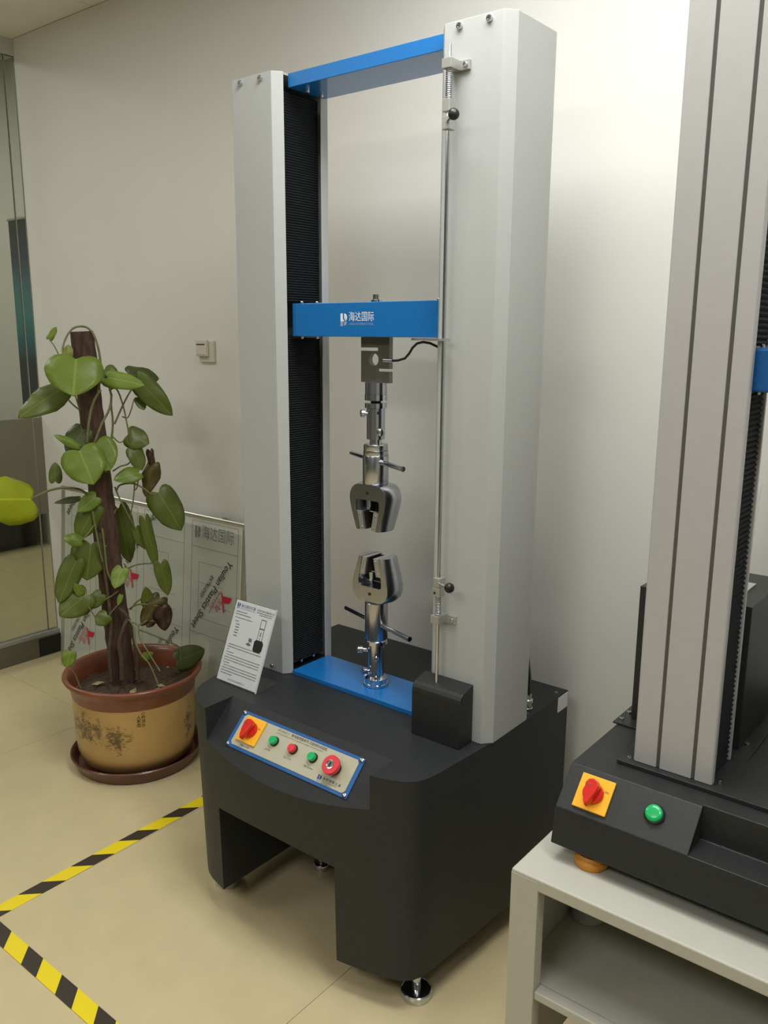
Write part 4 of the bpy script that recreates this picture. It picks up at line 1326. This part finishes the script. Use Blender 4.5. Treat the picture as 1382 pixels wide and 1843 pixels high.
def leaf_mat(name, c, c2, var=0.25):
    m = bpy.data.materials.new(name)
    m.use_nodes = True
    nt = m.node_tree
    N, L = nt.nodes.new, nt.links.new
    b = nt.nodes['Principled BSDF']
    b.inputs['Roughness'].default_value = 0.38
    b.inputs['Specular IOR Level'].default_value = 0.45
    tc = N('ShaderNodeTexCoord')
    oi = N('ShaderNodeObjectInfo')
    s = N('ShaderNodeSeparateXYZ')
    L(tc.outputs['Object'], s.inputs[0])
    ay = N('ShaderNodeMath')
    ay.operation = 'ABSOLUTE'
    L(s.outputs['Y'], ay.inputs[0])
    # side veins: lines slanting forwards from the midrib
    vm = N('ShaderNodeMath')
    vm.operation = 'MULTIPLY_ADD'
    vm.inputs[1].default_value = -0.9
    L(ay.outputs[0], vm.inputs[0])
    L(s.outputs['X'], vm.inputs[2])
    fr_ = N('ShaderNodeMath')
    fr_.operation = 'PINGPONG'
    fr_.inputs[1].default_value = 0.075
    L(vm.outputs[0], fr_.inputs[0])
    v1 = N('ShaderNodeMapRange')
    v1.inputs['From Max'].default_value = 0.012
    v1.inputs['To Min'].default_value = 0.16
    v1.inputs['To Max'].default_value = 0.0
    L(fr_.outputs[0], v1.inputs['Value'])
    v2 = N('ShaderNodeMapRange')
    v2.inputs['From Min'].default_value = 0.008
    v2.inputs['From Max'].default_value = 0.030
    v2.inputs['To Min'].default_value = 0.5
    v2.inputs['To Max'].default_value = 0.0
    L(ay.outputs[0], v2.inputs['Value'])
    mxv = N('ShaderNodeMath')
    mxv.operation = 'MAXIMUM'
    L(v1.outputs[0], mxv.inputs[0])
    L(v2.outputs[0], mxv.inputs[1])
    no = N('ShaderNodeTexNoise')
    no.inputs['Scale'].default_value = 4.0
    no.inputs['Detail'].default_value = 4.0
    L(tc.outputs['Object'], no.inputs['Vector'])
    md_ = N('ShaderNodeMath')
    md_.operation = 'MULTIPLY_ADD'
    md_.inputs[1].default_value = 0.35
    L(oi.outputs['Random'], md_.inputs[0])
    nm = N('ShaderNodeMath')
    nm.operation = 'MULTIPLY'
    nm.inputs[1].default_value = 0.65
    L(no.outputs['Fac'], nm.inputs[0])
    L(nm.outputs[0], md_.inputs[2])
    mx = N('ShaderNodeMix')
    mx.data_type = 'RGBA'
    L(md_.outputs[0], mx.inputs['Factor'])
    mx.inputs[6].default_value = rgb(*c) + (1,)
    mx.inputs[7].default_value = rgb(*c2) + (1,)
    mx2 = N('ShaderNodeMix')
    mx2.data_type = 'RGBA'
    L(mxv.outputs[0], mx2.inputs['Factor'])
    L(mx.outputs[2], mx2.inputs[6])
    mx2.inputs[7].default_value = rgb(*[min(255, int(v * 1.22 + 10)) for v in c2]) + (1,)
    L(mx2.outputs[2], b.inputs['Base Color'])
    out = nt.nodes['Material Output']
    tr = N('ShaderNodeBsdfTranslucent')
    L(mx2.outputs[2], tr.inputs[0])
    ms = N('ShaderNodeMixShader')
    ms.inputs[0].default_value = 0.30
    L(b.outputs[0], ms.inputs[1])
    L(tr.outputs[0], ms.inputs[2])
    L(ms.outputs[0], out.inputs['Surface'])
    return m


LM = {'light': leaf_mat('leaf_fresh', (112, 136, 44), (126, 148, 56)),
      'mid': leaf_mat('leaf_green', (94, 110, 42), (110, 124, 54)),
      'dark': leaf_mat('leaf_deep_green', (70, 82, 40), (86, 98, 48)),
      'shine': leaf_mat('leaf_sheen_tint', (124, 150, 62), (142, 164, 76)),  # same roughness as the rest; sheen is put into a paler green
      'pale': leaf_mat('leaf_bud', (150, 164, 84), (160, 172, 92)),
      'yellow': leaf_mat('leaf_lit_lime', (150, 162, 24), (164, 174, 34)),  # yellow-green leaf, the stronger light on it put into a brighter colour
      'olive': leaf_mat('leaf_wilting', (92, 84, 40), (108, 96, 50)),
      'brown': leaf_mat('leaf_withered', (66, 48, 34), (82, 62, 44))}


def leaf_mesh(cup, droop, wave, seed):
    """heart-shaped leaf, midrib along +X from the notch (0) to the tip (1), half width 0.5"""
    rnd = random.Random(seed)
    edge = [(0.0, 0.0), (-0.08, 0.11), (-0.125, 0.23), (-0.10, 0.35), (0.0, 0.445), (0.16, 0.497), (0.33, 0.50), (0.50, 0.465), (0.65, 0.40), (0.78, 0.305), (0.885, 0.195), (0.955, 0.085), (1.0, 0.0)]
    rib = [0.0, 0.02, 0.05, 0.09, 0.14, 0.22, 0.32, 0.45, 0.58, 0.71, 0.83, 0.93, 1.0]
    fr4 = (0.0, 0.35, 0.7, 1.0)
    vs, fs, idx = [], [], {}

    def put(x, y):
        z = -cup * abs(y) ** 1.6 - droop * max(x, 0) ** 2 + wave * math.sin(9 * x + 4 * y) * abs(y) + 0.03 * min(abs(y), 0.1) * 6
        vs.append((x, y, z))
        return len(vs) - 1

    for sd in (1, -1):
        j = 1 + rnd.uniform(-0.06, 0.06)
        for i, (ex, ey) in enumerate(edge):
            for q, f_ in enumerate(fr4):
                if q == 0 and sd == -1:
                    idx[(sd, i, 0)] = idx[(1, i, 0)]
                    continue
                if i in (0, 12) and q > 0:
                    idx[(sd, i, q)] = idx[(1, i, 0)]
                    continue
                x = rib[i] + (ex - rib[i]) * f_
                idx[(sd, i, q)] = put(x, sd * ey * f_ * j)
        for i in range(12):
            for q in range(3):
                f4 = [idx[(sd, i, q)], idx[(sd, i + 1, q)], idx[(sd, i + 1, q + 1)], idx[(sd, i, q + 1)]]
                u = []
                for v_ in f4:
                    if v_ not in u:
                        u.append(v_)
                if len(u) >= 3:
                    fs.append(tuple(u if sd > 0 else reversed(u)))
    me = bpy.data.meshes.new('leaf')
    me.from_pydata(vs, [], fs)
    for p in me.polygons:
        p.use_smooth = True
    me.materials.append(LM['mid'])
    return me


LEAF_ME = [leaf_mesh(0.22, 0.10, 0.10, 1), leaf_mesh(0.40, 0.22, 0.18, 2), leaf_mesh(0.12, 0.16, 0.14, 3)]
LEAF_CURL = leaf_mesh(1.1, 0.35, 0.5, 4)
CAMDIR = Vector((0.80, -0.53, 0.20))
random.seed(21)
for i, (kind, bx, by, bz, tx, ty, tz, w) in enumerate(LEAVES):
    B_, T_ = Vector((bx, by, bz)), Vector((tx, ty, tz))
    ex = T_ - B_
    L_ = ex.length
    ex.normalize()
    nv = CAMDIR + Vector((random.uniform(-0.22, 0.22), random.uniform(-0.22, 0.22), 0.16 + random.uniform(-0.15, 0.2)))
    nv = (nv - ex * nv.dot(ex)).normalized()
    ey = nv.cross(ex).normalized()
    me = LEAF_CURL if kind in ('brown', 'olive') else LEAF_ME[i % 3]
    o = link('leaf', me, None, pot, B_)
    o.material_slots[0].link = 'OBJECT'
    o.material_slots[0].material = LM[kind]
    M_ = Matrix((ex * L_, ey * (w * 1.03), nv * (0.5 * (w + L_) * 0.55))).transposed()
    o.rotation_mode = 'QUATERNION'
    R_ = Matrix((ex, ey, nv)).transposed()
    o.rotation_quaternion = R_.to_quaternion()
    o.scale = (L_ * 1.04, w * 1.15, 0.5 * (w + L_) * 0.9)
    if kind in ('brown', 'olive'):
        o['label'] = 'withered brown leaf' if kind == 'brown' else 'wilting olive leaf'
    sm = o.modifiers.new('thickness', 'SOLIDIFY')
    sm.thickness = 0.012
    sm.offset = 0

# ------------------------------------------------------------------ bench on the right
TZ = 0.600
wb = empty('workbench', (1.10, 0.05, 0.0), 'low warm grey metal bench with an open shelf, carrying the smaller testing machine', 'bench')
X0, X1, Y0, Y1 = 0.696, 1.50, -0.373, 0.485
MB().box(X0, X1, Y0, Y1, TZ - 0.025, TZ).build('bench_top', TABLE, wb, bevel=0.0035, segs=3)
for x0, x1 in ((X0, X0 + 0.053), (X1 - 0.053, X1)):
    for y0, y1 in ((Y0, Y0 + 0.028), (Y1 - 0.03, Y1)):
        MB().box(x0 - 0.0004, x1 + 0.0004, y0 - 0.0004, y1, 0.0, TZ - 0.0060).build('leg', TABLE, wb, bevel=0.002)
MB().box(X0 + 0.0005, X0 + 0.0035, Y0 + 0.0282, Y1 - 0.0302, 0.10, TZ - 0.0252).build('side_panel', TABLE, wb)
MB().box(X1 - 0.0035, X1 - 0.0005, Y0 + 0.0282, Y1 - 0.0302, 0.10, TZ - 0.0252).build('side_panel', TABLE, wb)
shf = MB().box(X0 + 0.004, X1 - 0.004, Y0 + 0.029, Y1 - 0.031, 0.368, 0.372).build('shelf', TABLE, wb)
MB().box(X0 + 0.0535, X1 - 0.0535, Y0 + 0.004, Y0 + 0.0288, 0.356, 0.3722).build('shelf_lip', TABLE, shf, bevel=0.002)
MB().box(X0 + 0.0535, X1 - 0.0535, Y0 + 0.004, Y0 + 0.0288, 0.100, 0.120).build('bottom_rail', TABLE, wb, bevel=0.002)
can = empty('paint_can', (0.7365, -0.122, 0.372), 'small grey white can with a dark lid on the bench shelf', 'can')
MB().lathe([(0.030, 0.0), (0.033, 0.003), (0.033, 0.060), (0.034, 0.062)], (0.7365, -0.122, 0.3724), 32).build('can_body', CANW, can, smooth=40)
MB().lathe([(0.0345, 0.0), (0.0345, 0.016), (0.032, 0.020), (0.001, 0.020)], (0.7365, -0.122, 0.4345), 32).build('lid', BLACK, can, smooth=40)

# ------------------------------------------------------------------ bench-top testing machine
M2 = empty('testing_machine', (1.09, 0.0, TZ), 'smaller bench top testing machine with silver grooved columns and black base, on the grey bench', 'machine')
BZ, BL, BR = 0.760, 0.7350, 1.4450
YB = 0.36
pa = [(-0.305, 0.632), (-0.293, 0.699), (-0.2345, BZ), (YB, BZ), (YB, 0.632)]
bb = MB().prism(pa, BL, BR, YZ).build('base_housing', CHAR2, M2)
rc = MB().prism([(-0.45, 0.699), (-0.2315, 0.699), (-0.2260, 0.80), (-0.45, 0.80)], 0.9715, 1.2085, YZ).build('cut', CHAR2)
boolean(bb, [rc])
md = bb.modifiers.new('bevel', 'BEVEL')
md.width = 0.0016
md.segments = 2
md.limit_method = 'ANGLE'
for x, y in ((0.800, -0.272), (1.380, -0.272), (0.800, 0.30), (1.380, 0.30)):
    f_ = MB().lathe([(0.0285, 0.0), (0.030, 0.004), (0.030, 0.012), (0.026, 0.016), (0.027, 0.018), (0.024, 0.022), (0.012, 0.023)], (x, y, TZ + 0.0004), 28).build('foot', AMBER, M2, smooth=40)
    MB().lathe([(0.008, 0.0), (0.008, 0.010)], (x, y, TZ + 0.0230), 14).build('foot_stud', STEEL, f_, smooth=40)
s2 = frame((0.735, -0.293, 0.699), (1, 0, 0), (0, 0.0585, 0.061))
n2 = Vector(s2(0, 0, 1) - s2(0, 0, 0))
ax2 = (Vector((1, 0, 0)), Vector((0, 0.0585, 0.061)).normalized(), n2)
rotary(s2, 0.0600, 0.0415, 0.0310, 0.0003, M2, ax2, math.radians(88))
b_ = MB().lathe([(0.0175, 0), (0.0175, 0.004), (0.0155, 0.006)], s2(0.168, 0.0450, 0.0002), 28, True, ax2).build('push_button', BLACK, M2, smooth=40)
MB().lathe([(0.0145, 0.0), (0.0145, 0.005), (0.013, 0.0068), (0.008, 0.0078), (0.0005, 0.008)], s2(0.168, 0.0450, 0.0055), 28, True, ax2).build('button_cap', GREEN, b_, smooth=60)


def column2(xa, sgn):
    """xa: outer edge; sgn +1 opens towards +x"""
    fr = lambda u, y, z: (xa + sgn * u, y, z)
    o = [(0.0, -0.170), (0.003, -0.1735), (0.0420, -0.1735), (0.0420, -0.1685), (0.0485, -0.1685), (0.0485, -0.1735), (0.1040, -0.1735), (0.1040, -0.1685), (0.1105, -0.1685), (0.1105, -0.1735), (0.138, -0.1735),
         (0.1405, -0.171), (0.1405, -0.160), (0.135, -0.158), (0.128, -0.158), (0.128, -0.062), (0.137, -0.062), (0.137, -0.055), (0.0, -0.055)]
    c = MB().prism(o, BZ + 0.0085, 2.12, fr).build('column', ALU_PAINT, M2, bevel=0.0008)
    MB().box(*sorted((xa + sgn * 0.0422, xa + sgn * 0.0483)), -0.1705, -0.1687, BZ + 0.009, 2.119).build('groove_strip', GROOVE, c)
    MB().box(*sorted((xa + sgn * 0.1042, xa + sgn * 0.1103)), -0.1705, -0.1687, BZ + 0.009, 2.119).build('groove_strip', GROOVE, c)
    for z0, z1 in ((BZ + 0.012, 1.434), (1.508, 2.10)):
        n = int((z1 - z0) / 0.009)
        vs, fs = [], []
        for k in range(2 * n + 1):
            z = z0 + (z1 - z0) * k / (2 * n)
            u = 0.1345 if k % 2 else 0.1295
            vs += [fr(u, -0.1570, z), fr(u, -0.0635, z)]
        for k in range(2 * n):
            fs.append((2 * k, 2 * k + 1, 2 * k + 3, 2 * k + 2))
        m = len(vs)
        vs += [fr(0.1285, -0.1570, z0), fr(0.1285, -0.0635, z0), fr(0.1285, -0.0635, z1), fr(0.1285, -0.1570, z1)]
        fs += [(m, m + 1, m + 2, m + 3), (0, 1, m + 1, m), (4 * n, 4 * n + 1, m + 2, m + 3)]
        MB().add(vs, fs).build('bellows', RUBBER, c)
    return c


column2(0.8250, 1)
column2(1.3550, -1)
MB().box(0.800, 1.380, -0.188, -0.040, BZ + 0.0003, BZ + 0.008).build('mounting_plate', CHAR2, M2, bevel=0.001)
MB().box(0.826, 1.354, -0.165, -0.060, 2.1205, 2.165).build('top_beam', BLUE_DK, M2, bevel=0.002)
c_ = MB().box(0.9570, 1.2230, -0.1500, -0.0700, 1.4370, 1.5050).build('crosshead', BLUE_DK, M2, bevel=0.004)
MB().box(0.9560, 0.9566, -0.146, -0.074, 1.440, 1.502).build('end_strip', DARK, c_)
for x in (0.966, 1.21):
    screw('screw', (x, -0.125, 1.505), (0, 0, 1), 0.0035, c_, 0.006)
    screw('screw', (x, -0.125, 1.437), (0, 0, -1), 0.0035, c_, 0.005)
for x, y in ((0.817, -0.172), (0.972, -0.150)):
    screw('screw', (x, y, BZ + 0.008), (0, 0, 1), 0.004, M2)
# drive box behind the left column
db = MB().box(0.7505, 0.9600, -0.0050, 0.2300, BZ + 0.0044, 1.0440).build('drive_box', CHAR2, M2, bevel=0.0015)
MB().box(0.7270, 0.9850, -0.0390, 0.2500, BZ + 0.0003, BZ + 0.0040).build('box_flange', CHAR2, M2, bevel=0.0008)
for x, y in ((0.7375, 0.017), (0.7375, -0.020), (0.967, 0.030), (0.960, 0.240)):
    screw('screw', (x, y, BZ + 0.004), (0, 0, 1), 0.0052, M2)
MB().box(1.10, 1.30, 0.02, 0.23, BZ + 0.0003, 0.95).build('drive_box', CHAR2, M2, bevel=0.0015)
# blank acrylic stand on the drive box
i2 = empty('sign_holder', (0.90, 0.12, 1.044), 'clear acrylic stand behind the silver column, on top of the black drive box', 'sign')
q2 = frame((0.800, 0.072, 1.0446), (1, 0, 0), (0, 0.045, 0.205))
MB().box(0, 0.124, 0.001, 0.213, -0.0024, 0.0, q2).build('back_sheet', EDGE, i2)
MB().box(0.800, 0.924, 0.0725, 0.150, 1.0443, 1.0463).build('foot_sheet', EDGE, i2)
